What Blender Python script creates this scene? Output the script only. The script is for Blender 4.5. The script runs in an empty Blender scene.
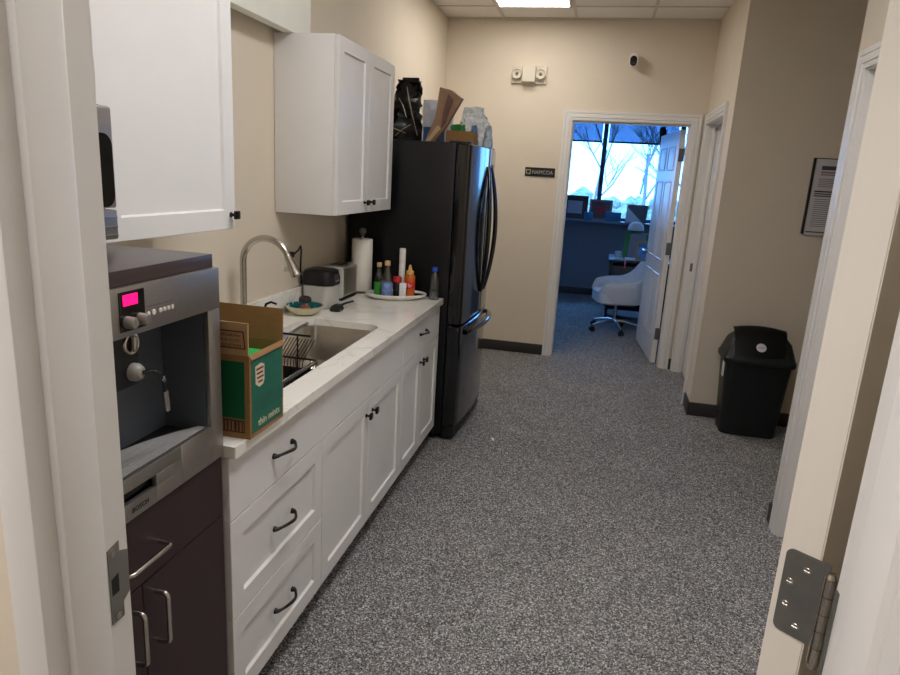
import bpy, bmesh, math, random
from mathutils import Vector, Matrix
random.seed(7)
C = bpy.context.scene.collection
PI = math.pi

# ---------------------------------------------------------------- materials
def lin(v):
    v /= 255.0
    return v / 12.92 if v <= 0.04045 else ((v + 0.055) / 1.055) ** 2.4
def rgb(t): return (lin(t[0]), lin(t[1]), lin(t[2]), 1)
MATS = {}
def M(name, col, rough=0.5, metal=0.0, var=0.04, scale=12, bump=0.0, bscale=150, coat=0.0,
      alpha=1.0, trans=0.0, emit=None, estr=0.0, stretch=None, ior=1.45, spec=0.5):
    if name in MATS: return MATS[name]
    m = bpy.data.materials.new(name); m.use_nodes = True
    nt = m.node_tree; p = nt.nodes['Principled BSDF']
    p.inputs['Roughness'].default_value = rough
    p.inputs['Metallic'].default_value = metal
    p.inputs['Coat Weight'].default_value = coat
    p.inputs['Transmission Weight'].default_value = trans
    p.inputs['IOR'].default_value = ior
    p.inputs['Specular IOR Level'].default_value = spec
    p.inputs['Alpha'].default_value = alpha
    tc = nt.nodes.new('ShaderNodeTexCoord')
    mp = nt.nodes.new('ShaderNodeMapping')
    nt.links.new(tc.outputs['Object'], mp.inputs['Vector'])
    if stretch: mp.inputs['Scale'].default_value = stretch
    n = nt.nodes.new('ShaderNodeTexNoise')
    n.inputs['Scale'].default_value = scale; n.inputs['Detail'].default_value = 3
    nt.links.new(mp.outputs['Vector'], n.inputs['Vector'])
    r = nt.nodes.new('ShaderNodeValToRGB')
    c = rgb(col)
    r.color_ramp.elements[0].position = 0.3; r.color_ramp.elements[1].position = 0.7
    r.color_ramp.elements[0].color = (c[0]*(1-var), c[1]*(1-var), c[2]*(1-var), 1)
    r.color_ramp.elements[1].color = (min(1, c[0]*(1+var)), min(1, c[1]*(1+var)), min(1, c[2]*(1+var)), 1)
    nt.links.new(n.outputs['Fac'], r.inputs['Fac'])
    nt.links.new(r.outputs['Color'], p.inputs['Base Color'])
    if bump:
        n2 = nt.nodes.new('ShaderNodeTexNoise'); n2.inputs['Scale'].default_value = bscale
        nt.links.new(mp.outputs['Vector'], n2.inputs['Vector'])
        b = nt.nodes.new('ShaderNodeBump'); b.inputs['Strength'].default_value = bump
        b.inputs['Distance'].default_value = 0.002
        nt.links.new(n2.outputs['Fac'], b.inputs['Height'])
        nt.links.new(b.outputs['Normal'], p.inputs['Normal'])
    if emit:
        p.inputs['Emission Color'].default_value = rgb(emit)
        p.inputs['Emission Strength'].default_value = estr
    MATS[name] = m
    return m

def carpet_mat():
    m = bpy.data.materials.new('speckled carpet'); m.use_nodes = True
    nt = m.node_tree; p = nt.nodes['Principled BSDF']; p.inputs['Roughness'].default_value = 0.95
    p.inputs['Specular IOR Level'].default_value = 0.1
    tc = nt.nodes.new('ShaderNodeTexCoord')
    a = nt.nodes.new('ShaderNodeTexVoronoi'); a.inputs['Scale'].default_value = 225
    sp = nt.nodes.new('ShaderNodeSeparateColor'); nt.links.new(a.outputs['Color'], sp.inputs[0])
    b = nt.nodes.new('ShaderNodeTexNoise'); b.inputs['Scale'].default_value = 3; b.inputs['Detail'].default_value = 4
    nt.links.new(tc.outputs['Object'], a.inputs['Vector']); nt.links.new(tc.outputs['Object'], b.inputs['Vector'])
    r = nt.nodes.new('ShaderNodeValToRGB')
    e = r.color_ramp.elements
    e[0].position = 0.0; e[0].color = rgb((62, 60, 60)); e[1].position = 1.0; e[1].color = rgb((224, 221, 217))
    k = e.new(0.5); k.color = rgb((124, 121, 119)); k = e.new(0.8); k.color = rgb((160, 157, 154))
    nt.links.new(sp.outputs[0], r.inputs['Fac'])
    mx = nt.nodes.new('ShaderNodeMix'); mx.data_type = 'RGBA'; mx.blend_type = 'MULTIPLY'
    mx.inputs[0].default_value = 0.35
    r2 = nt.nodes.new('ShaderNodeValToRGB'); r2.color_ramp.elements[0].color = (0.7, 0.7, 0.7, 1)
    r2.color_ramp.elements[0].position = .35; r2.color_ramp.elements[1].position = .65
    nt.links.new(b.outputs['Fac'], r2.inputs['Fac'])
    nt.links.new(r.outputs['Color'], mx.inputs[6]); nt.links.new(r2.outputs['Color'], mx.inputs[7])
    nt.links.new(mx.outputs[2], p.inputs['Base Color'])
    bp = nt.nodes.new('ShaderNodeBump'); bp.inputs['Strength'].default_value = 0.5; bp.inputs['Distance'].default_value = 0.003
    nt.links.new(sp.outputs[1], bp.inputs['Height']); nt.links.new(bp.outputs['Normal'], p.inputs['Normal'])
    return m

def glass_mat(name, tint, gloss=0.06):
    m = bpy.data.materials.new(name); m.use_nodes = True
    nt = m.node_tree; nt.nodes.remove(nt.nodes['Principled BSDF'])
    out = nt.nodes['Material Output']
    t = nt.nodes.new('ShaderNodeBsdfTransparent'); t.inputs['Color'].default_value = (*tint, 1)
    g = nt.nodes.new('ShaderNodeBsdfGlossy'); g.inputs['Roughness'].default_value = 0.02
    x = nt.nodes.new('ShaderNodeMixShader'); x.inputs[0].default_value = gloss
    nt.links.new(t.outputs[0], x.inputs[1]); nt.links.new(g.outputs[0], x.inputs[2])
    nt.links.new(x.outputs[0], out.inputs['Surface'])
    return m

def quartz_mat():
    m = M('white quartz', (240, 236, 226), rough=0.16, var=0.02, scale=3, spec=.5)
    nt = m.node_tree; p = nt.nodes['Principled BSDF']
    old = p.inputs['Base Color'].links[0].from_socket
    tc = nt.nodes.new('ShaderNodeTexCoord')
    n = nt.nodes.new('ShaderNodeTexNoise'); n.inputs['Scale'].default_value = 3.2; n.inputs['Detail'].default_value = 7
    n.inputs['Distortion'].default_value = 1.6
    nt.links.new(tc.outputs['Object'], n.inputs['Vector'])
    r = nt.nodes.new('ShaderNodeValToRGB'); e = r.color_ramp.elements
    e[0].position = .47; e[0].color = (0, 0, 0, 1); e[1].position = .53; e[1].color = (0, 0, 0, 1)
    k = e.new(.5); k.color = (.35, .35, .35, 1)
    nt.links.new(n.outputs['Fac'], r.inputs['Fac'])
    mx = nt.nodes.new('ShaderNodeMix'); mx.data_type = 'RGBA'
    nt.links.new(r.outputs['Color'], mx.inputs[0]); nt.links.new(old, mx.inputs[6])
    mx.inputs[7].default_value = rgb((190, 182, 170))
    nt.links.new(mx.outputs[2], p.inputs['Base Color'])
    return m

WALL = M('beige wall paint', (222, 209, 189), rough=0.75, var=0.015, scale=5, bump=0.12, bscale=220)
OWALL = M('grey blue office wall paint', (120, 128, 140), rough=0.75, var=0.015, scale=5, bump=0.1, bscale=220)
CEIL = M('ceiling tile', (240, 236, 230), rough=0.9, var=0.03, scale=90, bump=0.5, bscale=160)
TBAR = M('ceiling grid paint', (214, 207, 197), rough=0.5, var=0.01)
TRIM = M('white trim paint', (228, 224, 219), rough=0.32, var=0.004, scale=8)
TRIMC = M('cream door paint', (226, 218, 205), rough=0.35, var=0.004, scale=8)
BASE = M('charcoal cove base', (50, 47, 47), rough=0.5, var=0.05)
CARPET = carpet_mat()
CAB = M('white cabinet paint', (228, 225, 222), rough=0.35, var=0.012, scale=6)
CABIN = M('cabinet box white', (216, 212, 207), rough=0.45, var=0.015)
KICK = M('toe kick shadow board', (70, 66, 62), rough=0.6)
QUARTZ = quartz_mat()
BRONZE = M('dark bronze', (40, 35, 33), rough=0.35, metal=0.6, var=0.1)
BROWN = M('dark brown laminate', (50, 34, 34), rough=0.42, var=0.06, scale=30, stretch=(1, 1, 0.1))
BROWNTOP = M('dark brown top', (64, 52, 50), rough=0.3, var=0.05)
STEEL = M('brushed stainless', (172, 166, 158), rough=0.42, metal=1.0, var=0.06, scale=60, stretch=(1, 1, 14))
STEELS = M('sink stainless', (196, 190, 180), rough=0.28, metal=1.0, var=0.05, scale=50)
NICKEL = M('satin nickel', (190, 184, 175), rough=0.25, metal=1.0, var=0.03)
CHROME = M('chrome', (215, 215, 215), rough=0.08, metal=1.0, var=0.01)
HINGE = M('dull hinge steel', (112, 111, 107), rough=0.5, metal=0.6, var=0.08, scale=40)
BLACKG = M('gloss black', (9, 10, 13), rough=0.12, var=0.1, coat=0.6)
FRIDGES = M('fridge side black', (8, 9, 13), rough=0.3, var=0.1, bump=0.05, bscale=300)
FRIDGED = M('fridge door black', (9, 10, 13), rough=0.16, var=0.1, coat=0.5)
BLACKP = M('black plastic', (20, 20, 21), rough=0.45, var=0.1)
BINM = M('bin plastic', (19, 25, 25), rough=0.42, var=0.1, bump=0.1, bscale=250)
DKGLASS = M('dark glass', (80, 86, 94), rough=0.3, var=0.05)
WHITEP = M('white plastic', (232, 228, 220), rough=0.4, var=0.01)
IVORY = M('ivory plastic', (212, 203, 184), rough=0.4, var=0.01)
PAPER = M('white paper', (235, 233, 232), rough=0.8, var=0.015, scale=30)
CARD = M('kraft cardboard', (150, 112, 70), rough=0.85, var=0.06, scale=25, stretch=(1, 1, 3))
CARDL = M('kraft cut edge', (186, 154, 112), rough=0.85, var=0.06)
GREEN = M('printed dark green', (12, 92, 58), rough=0.5, var=0.05)
TEALG = M('printed teal green', (34, 104, 84), rough=0.5, var=0.05)
GREENB = M('bright green print', (20, 165, 75), rough=0.45, var=0.05)
INK = M('dark print', (60, 34, 26), rough=0.7, var=0.02)
REDINK = M('red brown print', (110, 36, 26), rough=0.7, var=0.02)
CREAMP = M('cream print', (214, 200, 172), rough=0.7, var=0.03)
GREYTXT = M('grey print', (112, 110, 116), rough=0.8, var=0.02)

# ---------------------------------------------------------------- mesh helpers
def B(): return bmesh.new()
def box(bm, x0, x1, y0, y1, z0, z1, bev=0.0, seg=2):
    ret = bmesh.ops.create_cube(bm, size=1.0)
    vs = ret['verts']
    for v in vs:
        v.co = Vector(((x0+x1)/2 + v.co.x*(x1-x0), (y0+y1)/2 + v.co.y*(y1-y0), (z0+z1)/2 + v.co.z*(z1-z0)))
    if bev:
        es = list({e for v in vs for e in v.link_edges})
        bmesh.ops.bevel(bm, geom=es, offset=bev, segments=seg, affect='EDGES', profile=0.5)
    return bm
def loft(bm, rings, close=True, cap0=True, cap1=True):
    R = [[bm.verts.new(p) for p in r] for r in rings]
    n = len(R[0])
    for a, b in zip(R, R[1:]):
        for i in range(n if close else n-1):
            j = (i+1) % n
            bm.faces.new((a[i], a[j], b[j], b[i]))
    if cap0: bm.faces.new(list(reversed(R[0])))
    if cap1: bm.faces.new(R[-1])
    return bm
def rectloft(bm, O, U, V, w, h, prof, cap0=True, cap1=True):
    O, U, V = Vector(O), Vector(U).normalized(), Vector(V).normalized()
    N = U.cross(V)
    rings = []
    for ins, d in prof:
        rings.append([O+U*ins+V*ins+N*d, O+U*(w-ins)+V*ins+N*d, O+U*(w-ins)+V*(h-ins)+N*d, O+U*ins+V*(h-ins)+N*d])
    return loft(bm, rings, cap0=cap0, cap1=cap1)
def tube(bm, pts, r, n=10, caps=True, closed=False):
    pts = [Vector(p) for p in pts]; k = len(pts)
    rad = r if isinstance(r, (list, tuple)) else [r]*k
    rings = []; prev = None
    for i, p in enumerate(pts):
        if closed: t = pts[(i+1) % k]-pts[i-1]
        else: t = pts[min(i+1, k-1)]-pts[max(i-1, 0)]
        t.normalize()
        if prev is None:
            a = Vector((0, 0, 1)) if abs(t.z) < 0.9 else Vector((1, 0, 0))
            u = t.cross(a).normalized()
        else:
            u = (prev - t*prev.dot(t)).normalized()
        prev = u; w = t.cross(u)
        rings.append([p+(u*math.cos(2*PI*j/n)+w*math.sin(2*PI*j/n))*rad[i] for j in range(n)])
    if closed: rings.append(rings[0]); return loft(bm, rings, cap0=False, cap1=False)
    return loft(bm, rings, cap0=caps, cap1=caps)
def lathe(bm, cx, cy, prof, n=28, sx=1.0, sy=1.0, rot=0.0):
    rings = []
    for r, z in prof:
        rings.append([Vector((cx+(r*sx*math.cos(2*PI*j/n))*math.cos(rot)-(r*sy*math.sin(2*PI*j/n))*math.sin(rot),
                              cy+(r*sx*math.cos(2*PI*j/n))*math.sin(rot)+(r*sy*math.sin(2*PI*j/n))*math.cos(rot), z)) for j in range(n)])
    return loft(bm, rings)
def disc(bm, c, axis, r, th, n=24, bev=0.0):
    c = Vector(c); a = Vector(axis).normalized()
    if bev: return tube(bm, [c, c+a*bev*0.01, c+a*(th-bev), c+a*th], [r, r, r, r-bev], n)
    return tube(bm, [c, c+a*th], r, n)
def rrect(cx, cy, hx, hy, r, z, k=6):
    pts = []
    for sx, sy, a0 in ((1, 1, 0), (-1, 1, 90), (-1, -1, 180), (1, -1, 270)):
        for i in range(k+1):
            a = math.radians(a0+90*i/k)
            pts.append(Vector((cx+sx*(hx-r)+r*math.cos(a), cy+sy*(hy-r)+r*math.sin(a), z)))
    return pts
def prism(bm, pts, vec):
    vec = Vector(vec); a = [Vector(p) for p in pts]
    return loft(bm, [a, [p+vec for p in a]])
def arc(n, f): return [f(i/(n-1)) for i in range(n)]

def org(o):
    v = Vector((0, 0, 0))
    while o is not None:
        v += o.location; o = o.parent
    return v
def mesh(name, bm, m, parent=None, sharp=38, flat=False):
    bmesh.ops.recalc_face_normals(bm, faces=bm.faces)
    if parent is not None:
        d = org(parent)
        for v in bm.verts: v.co -= d
    me = bpy.data.meshes.new(name); bm.to_mesh(me); bm.free()
    for p in me.polygons: p.use_smooth = not flat
    me.set_sharp_from_angle(angle=math.radians(sharp))
    me.materials.append(m)
    o = bpy.data.objects.new(name, me); C.objects.link(o)
    if parent is not None: o.parent = parent
    return o
def tag(o, label, cat, group=None):
    o['label'] = label; o['category'] = cat
    if group: o['group'] = group
    return o
def thing(name, loc, label, cat, group=None):
    o = bpy.data.objects.new(name, None); C.objects.link(o); o.location = loc
    o.empty_display_size = 0.05
    return tag(o, label, cat, group)
def struct(name, bm, m, parent=None, **k):
    o = mesh(name, bm, m, parent, **k)
    if parent is None: o['kind'] = 'structure'
    return o
def plabel(o, s): o['label'] = s; return o
def text(name, s, O, U, V, width, m, parent, height=None, extrude=0.0008, center=True):
    cu = bpy.data.curves.new(name, 'FONT'); cu.body = s; cu.align_x = 'CENTER'; cu.resolution_u = 2
    t = bpy.data.objects.new('tmp', cu); C.objects.link(t)
    dg = bpy.context.evaluated_depsgraph_get(); dg.update()
    me = bpy.data.meshes.new_from_object(t.evaluated_get(dg))
    bm = bmesh.new(); bm.from_mesh(me)
    bpy.data.objects.remove(t); bpy.data.curves.remove(cu); bpy.data.meshes.remove(me)
    xs = [v.co.x for v in bm.verts]; ys = [v.co.y for v in bm.verts]
    cx, cy = (min(xs)+max(xs))/2, (min(ys)+max(ys))/2
    sx = width/(max(xs)-min(xs)); sy = sx if height is None else height/(max(ys)-min(ys))
    ret = bmesh.ops.extrude_face_region(bm, geom=bm.faces[:])
    for v in [g for g in ret['geom'] if isinstance(g, bmesh.types.BMVert)]: v.co.z += extrude/sx
    O, U, V = Vector(O), Vector(U).normalized(), Vector(V).normalized(); N = U.cross(V)
    for v in bm.verts:
        v.co = O + U*((v.co.x-cx)*sx) + V*((v.co.y-cy)*sy) + N*(v.co.z*sx)
    return mesh(name, bm, m, parent, flat=True)

X, Y, Z = Vector((1, 0, 0)), Vector((0, 1, 0)), Vector((0, 0, 1))

# ---------------------------------------------------------------- measures
XW, ZC, YB = -1.497, 2.967, 6.135      # left wall face, ceiling, back wall face
XP, YA = 0.781, 4.887                  # passage wall face, alcove wall face
XR, YE = 1.0, 3.34                     # right wall face, its far end
Y0, Y1 = 0.562, 0.689                  # partition we look through
JL, JR = -0.58, 0.2835                  # jamb faces
EPS = 0.001

# ---------------------------------------------------------------- the setting
bm = B(); box(bm, -2.0, 3.4, -2.8, 10.05, -0.06, 0.0); struct('floor', bm, CARPET)
bm = B(); box(bm, -2.0, 3.4, -2.8, 10.05, ZC, ZC+0.06); ceil_ = struct('ceiling', bm, CEIL)
bm = B()
xs = [-1.0+0.6225*i for i in range(-1, 7)]; ys = [5.735-0.613*i for i in range(-7, 14)]
for x in xs: box(bm, x-0.012, x+0.012, -2.7, 10.0, ZC-0.006, ZC-0.0005)
for y in ys: box(bm, -1.95, 3.3, y-0.012, y+0.012, ZC-0.0055, ZC-0.0003)
for (x0, x1, y0, y1) in ((XW, XP, YB-0.022, YB-0.001), ):
    box(bm, x0, x1, y0, y1, ZC-0.012, ZC-0.0005)
mesh('grid_bar', bm, TBAR, ceil_)

bm = B(); box(bm, XW-0.12, XW, Y1, YB+0.125, 0, ZC); struct('wall_left', bm, WALL)
OPN = (-0.327, 0.657, 2.14)            # office door opening: jamb faces and head
JT = 0.02
bm = B()
box(bm, XW, OPN[0]-JT, YB, YB+0.125, 0, ZC)
box(bm, OPN[1]+JT, 2.6, YB, YB+0.125, 0, ZC)
box(bm, OPN[0]-JT, OPN[1]+JT, YB, YB+0.125, OPN[2]+JT, ZC)
struct('wall_back', bm, WALL)
POP = (5.205, 6.05, 2.14)              # doorway in the short passage wall
bm = B()
box(bm, XP, XP+0.12, YA, POP[0]-JT, 0, ZC)
box(bm, XP, XP+0.12, POP[1]+JT, YB, 0, ZC)
box(bm, XP, XP+0.12, POP[0]-JT, POP[1]+JT, POP[2]+JT, ZC)
struct('wall_passage', bm, WALL)
bm = B(); box(bm, XP+0.12, 3.3, YA, YA+0.12, 0, ZC); struct('wall_alcove', bm, WALL)
ROP = (2.29, 3.19, 2.135)
bm = B()
box(bm, XR, XR+0.12, Y1, ROP[0]-JT, 0, ZC); box(bm, XR, XR+0.12, ROP[1]+JT, YE, 0, ZC)
box(bm, XR, XR+0.12, ROP[0]-JT, ROP[1]+JT, ROP[2]+JT, ZC)
struct('wall_right', bm, WALL)
bm = B(); box(bm, XR+0.12, 3.3, YE-0.12, YE, 0, ZC); struct('wall_side', bm, WALL)
bm = B(); box(bm, 3.3, 3.4, YE-0.12, YB, 0, ZC); struct('wall_end', bm, WALL)
bm = B()
box(bm, -1.9, JL-JT, Y0, Y1, 0, ZC); box(bm, JR+JT, 3.3, Y0, Y1, 0, ZC); box(bm, JL-JT, JR+JT, Y0, Y1, 2.10, ZC)
struct('wall_front', bm, WALL)
bm = B(); box(bm, -1.9, 1.9, -2.7, -2.6, 0, ZC); struct('wall_rear', bm, WALL)
bm = B(); box(bm, -2.0, -1.9, -2.7, Y1, 0, ZC); struct('wall_near_left', bm, WALL)
bm = B(); box(bm, 1.9, 2.0, -2.7, Y0, 0, ZC); struct('wall_near_right', bm, WALL)
# office shell
OY = 9.9
WZ0, WZ1, WX0, WX1 = 1.075, 2.62, -1.45, 2.1
bm = B(); box(bm, -1.8, -1.7, YB+0.125, OY, 0, ZC); struct('wall_office_left', bm, OWALL)
bm = B(); box(bm, 2.5, 2.6, YB+0.125, OY, 0, ZC); struct('wall_office_right', bm, OWALL)
bm = B()
box(bm, -1.8, 2.6, OY, OY+0.15, 0, WZ0); box(bm, -1.8, 2.6, OY, OY+0.15, WZ1, ZC)
box(bm, -1.8, WX0, OY, OY+0.15, WZ0, WZ1); box(bm, WX1, 2.6, OY, OY+0.15, WZ0, WZ1)
struct('wall_office_far', bm, OWALL)
bm = B(); box(bm, -1.7, 2.5, OY-0.22, OY+0.02, WZ0, WZ0+0.03, 0.004); struct('trim_7', bm, M('sill top', (120, 128, 140), rough=.4))
MUL = M('window frame dark', (62, 78, 92), rough=0.4, metal=0.4)
bm = B()
rectloft(bm, (WX0, OY+0.03, WZ0+0.031), X, Z, WX1-WX0, WZ1-WZ0-0.032, [(0, -0.08), (0, 0), (0.045, 0), (0.045, -0.08)], cap0=False, cap1=False)
win = struct('window_1', bm, MUL)
for xm in (-0.055, 0.98): 
    bm = B(); box(bm, xm-0.032, xm+0.032, OY+0.03, OY+0.11, WZ0+0.076, WZ1-0.046, 0.004); mesh('mullion', bm, MUL, win)
PANE = glass_mat('window glass', (0.93, 0.96, 0.98))
for a, b in ((WX0+0.046, -0.088), (-0.022, 0.947), (1.013, WX1-0.046)):
    bm = B(); box(bm, a, b, OY+0.068, OY+0.074, WZ0+0.077, WZ1-0.047); mesh('pane', bm, PANE, win)

# baseboards
def basebd(name, x0, x1, y0, y1):
    bm = B(); box(bm, x0, x1, y0, y1, 0.0005, 0.1, 0.003); struct(name, bm, BASE)
basebd('baseboard_back', XW, OPN[0]-0.087, YB-0.012, YB)
basebd('baseboard_back_corner', OPN[1]+0.086, XP-0.012, YB-0.012, YB)
basebd('baseboard_passage', XP-0.012, XP, YA, POP[0]-0.09)
basebd('baseboard_alcove', XP-0.012, 3.28, YA-0.012, YA)
basebd('baseboard_right', XR-0.012, XR, ROP[1]+0.085, YE+0.012)
basebd('baseboard_side', XR, 3.28, YE, YE+0.012)
basebd('baseboard_office', -1.69, 2.49, OY-0.012, OY)

# door linings with moulded casings
CP = [(0.0, 0.0), (0.0, 0.009), (0.07, 0.011), (0.25, 0.011), (0.3, 0.016), (0.62, 0.017), (0.68, 0.012), (0.74, 0.017), (1.0, 0.019), (1.0, 0.0)]
def casing(bm, O, U, N, w, h, cw, sides='LHR', prof=CP):
    O, U, N = Vector(O), Vector(U), Vector(N)
    rings = []
    for t, d in prof:
        o = t*cw; pts = [(-o, 0), (-o, h+o), (w+o, h+o), (w+o, 0)]
        rings.append([O+U*a+Z*b+N*d for a, b in pts])
    sel = {'L': (0, 1), 'H': (1, 2), 'R': (2, 3)}
    R = [[bm.verts.new(p) for p in r] for r in rings]
    for s in sides:
        i, j = sel[s]
        for k in range(len(R)):
            a, b = R[k], R[(k+1) % len(R)]
            bm.faces.new((a[i], a[j], b[j], b[i]))
def lining(name, axis, plane0, plane1, a0, a1, h, jt, case_side, stop, cw=0.075, sides='LHR', m=TRIM, prof=CP, rv=0.006):
    """axis 'x': opening runs along x, wall between y=plane0..plane1"""
    bm = B()
    def bx(u0, u1, p0, p1, z0, z1, bev=0.0):
        if axis == 'x': box(bm, u0, u1, p0, p1, z0, z1, bev)
        else: box(bm, p0, p1, u0, u1, z0, z1, bev)
    e = 0.0005
    bx(a0-jt+e, a0, plane0, plane1, 0, h); bx(a1, a1+jt-e, plane0, plane1, 0, h); bx(a0-jt+e, a1+jt-e, plane0, plane1, h, h+jt-e)
    s0, s1 = stop
    bx(a0-0.008, a0+0.011, s0, s1, 0, h, 0.008); bx(a1-0.011, a1+0.008, s0, s1, 0, h, 0.008); bx(a0, a1, s0, s1, h-0.011, h, 0.004)
    o = struct(name, bm, m)
    bm = B()
    if axis == 'x':
        y = plane0 if case_side < 0 else plane1
        casing(bm, (a0-rv, y, 0.0005), X, Y*case_side, a1-a0+2*rv, h+rv, cw, sides, prof)
    else:
        x = plane0 if case_side < 0 else plane1
        casing(bm, (x, a0-rv, 0.0005), Y, X*case_side, a1-a0+2*rv, h+rv, cw, sides, prof)
    mesh('casing', bm, m, o)
    return o
t1 = lining('trim_1', 'x', Y0, Y1, JL, JR, 2.08, JT, -1, (0.577, 0.642), cw=0.043, rv=0.0, prof=[(0, 0), (0, .0155), (.03, .0165), (.95, .0165), (1, .0145), (1, 0)])
# strike plate let into the left jamb
bm = B()
sp = [(0.651, 1.012), (0.651, 1.122), (0.672, 1.127), (0.672, 1.112), (0.6865, 1.106), (0.687, 1.043), (0.674, 1.034), (0.674, 1.012)]
prism(bm, [(JL+0.0002, y, z) for y, z in sp], (0.0016, 0, 0)); st = mesh('strike_plate', bm, M('dull zinc', (150, 148, 143), rough=.4, metal=.9), t1)
bm = B(); prism(bm, [(JL+0.0017, y, z) for y, z in ((0.654, 1.054), (0.654, 1.078), (0.667, 1.082), (0.667, 1.055))], (0.0006, 0, 0)); plabel(mesh('latch_hole', bm, BLACKP, st), 'black latch opening')
bm = B(); disc(bm, (JL+0.0018, 0.660, 1.114), X, 0.005, 0.001, 14); disc(bm, (JL+0.0018, 0.662, 1.020), X, 0.005, 0.001, 14); mesh('screw', bm, NICKEL, st)
t2 = lining('trim_2', 'x', YB, YB+0.125, OPN[0], OPN[1], OPN[2], JT, -1, (YB+0.02, YB+0.075), cw=0.078)
t3 = lining('trim_3', 'y', XP, XP+0.12, POP[0], POP[1], POP[2], JT, -1, (XP+0.045, XP+0.08), cw=0.075)
bm = B(); box(bm, XP+0.02, XP+0.043, POP[1]-0.0015, POP[1]-0.0001, 0.92, 0.99); mesh('strike_plate', bm, HINGE, t3)
t4 = lining('trim_4', 'y', XR, XR+0.12, ROP[0], ROP[1], ROP[2], JT, -1, (XR+0.045, XR+0.08), cw=0.075)

# doors
def six_panel(bm, O, U, w, h, th):
    """slab with raised six panel faces, N = U x Z"""
    O = Vector(O); U = Vector(U).normalized(); N = U.cross(Z)
    rectloft(bm, O, U, Z, w, h, [(0, -th), (0, 0)])
    rows = ((0.23, 0.58), (0.93, 0.72), (1.74, 0.22)); k = h/2.08
    pw = (w-0.11*2-0.1)/2
    for z0, ph in rows:
        for c in (0, 1):
            for side in (1, -1):
                o = O + U*(0.11+c*(pw+0.1)) + Z*(z0*k)
                if side == 1: rectloft(bm, o, U, Z, pw, ph*k, [(0, 0), (0.006, 0.005), (0.014, 0.005), (0.02, -0.001), (0.03, 0.0005), (0.05, 0.004)], cap0=False)
                else: rectloft(bm, o + U*pw - N*th, -U, Z, pw, ph*k, [(0, 0), (0.006, 0.005), (0.014, 0.005), (0.02, -0.001), (0.03, 0.0005), (0.05, 0.004)], cap0=False)
# door in the passage wall, closed
bm = B(); six_panel(bm, (XP+0.082, POP[1]-0.003, 0.006), -Y, POP[1]-POP[0]-0.006, POP[2]-0.012, 0.036); struct('door_3', bm, TRIM)
bm = B(); six_panel(bm, (XR+0.082, ROP[1]-0.003, 0.006), -Y, ROP[1]-ROP[0]-0.006, ROP[2]-0.012, 0.036); struct('door_4', bm, TRIM)
# near door, swung about 130 degrees out into the corridor: we see its hinge edge
A = Vector((0.2845, 0.744, 0.012)); ed = Vector((-0.785, 0.62, 0)).normalized(); sl = Vector((0.62, 0.785, 0)).normalized()
bm = B()
prism(bm, [A, A+ed*0.045, A+ed*0.045+sl*0.86, A+sl*0.86], Z*2.06)
bmesh.ops.bevel(bm, geom=bm.edges[:], offset=0.0015, segments=2, affect='EDGES')
d1 = struct('door_1', bm, TRIMC)
# lever at far end
def butt_hinge(zc, m, lab):
    N = -sl
    bm = B()
    zs = zc-0.054; H = 0.107
    O = A+ed*0.0005+N*0.0004; O.z = zs
    w = 0.0365; r = 0.008
    pts = [O+ed*(-0.012), O+ed*(w-r)]
    pts += [O+ed*(w-r+r*math.sin(a))+Z*(r-r*math.cos(a)) for a in (0.4, 0.8, 1.2, PI/2)]
    pts += [O+ed*(w-r+r*math.cos(a))+Z*(H-r+r*math.sin(a)) for a in (0.0, 0.4, 0.8, 1.2, PI/2)]
    pts += [O+ed*(-0.012)+Z*H]
    prism(bm, pts, N*0.0022)
    h = mesh('hinge', bm, m, d1)
    if lab: plabel(h, lab)
    bm = B()
    for (u, v) in ((0.011, 0.088), (0.027, 0.066), (0.027, 0.036), (0.012, 0.014)):
        c = O+ed*u+Z*v+N*0.0022; disc(bm, c, N, 0.0046, 0.0007, 16, 0.0004)
        tube(bm, [c+N*0.0007-ed*0.003, c+N*0.0007+ed*0.003], 0.0006, 4); tube(bm, [c+N*0.0007-Z*0.003, c+N*0.0007+Z*0.003], 0.0006, 4)
    mesh('screw', bm, NICKEL if m is HINGE else m, h)
    K = Vector((0.2835, 0.708, zs)); bm = B()
    for i in range(5):
        z0 = zs+0.0004+i*H/5; tube(bm, [(K.x, K.y, z0), (K.x, K.y, z0+H/5-0.0008)], 0.0068, 16)
    tube(bm, [(K.x, K.y, zs-0.006), (K.x, K.y, zs)], [0.004, 0.006], 12); tube(bm, [(K.x, K.y, zs+H), (K.x, K.y, zs+H+0.006)], [0.006, 0.004], 12)
    mesh('knuckle', bm, NICKEL if m is HINGE else m, h)
    bm = B(); box(bm, JR-0.0022, JR-0.0002, Y1-0.009, Y1-0.002, zs, zs+H); mesh('jamb_leaf', bm, m, h)
butt_hinge(1.17, HINGE, 'dull steel butt hinge'); butt_hinge(1.845, TRIMC, 'painted over hinge'); butt_hinge(0.3, HINGE, None)

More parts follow.
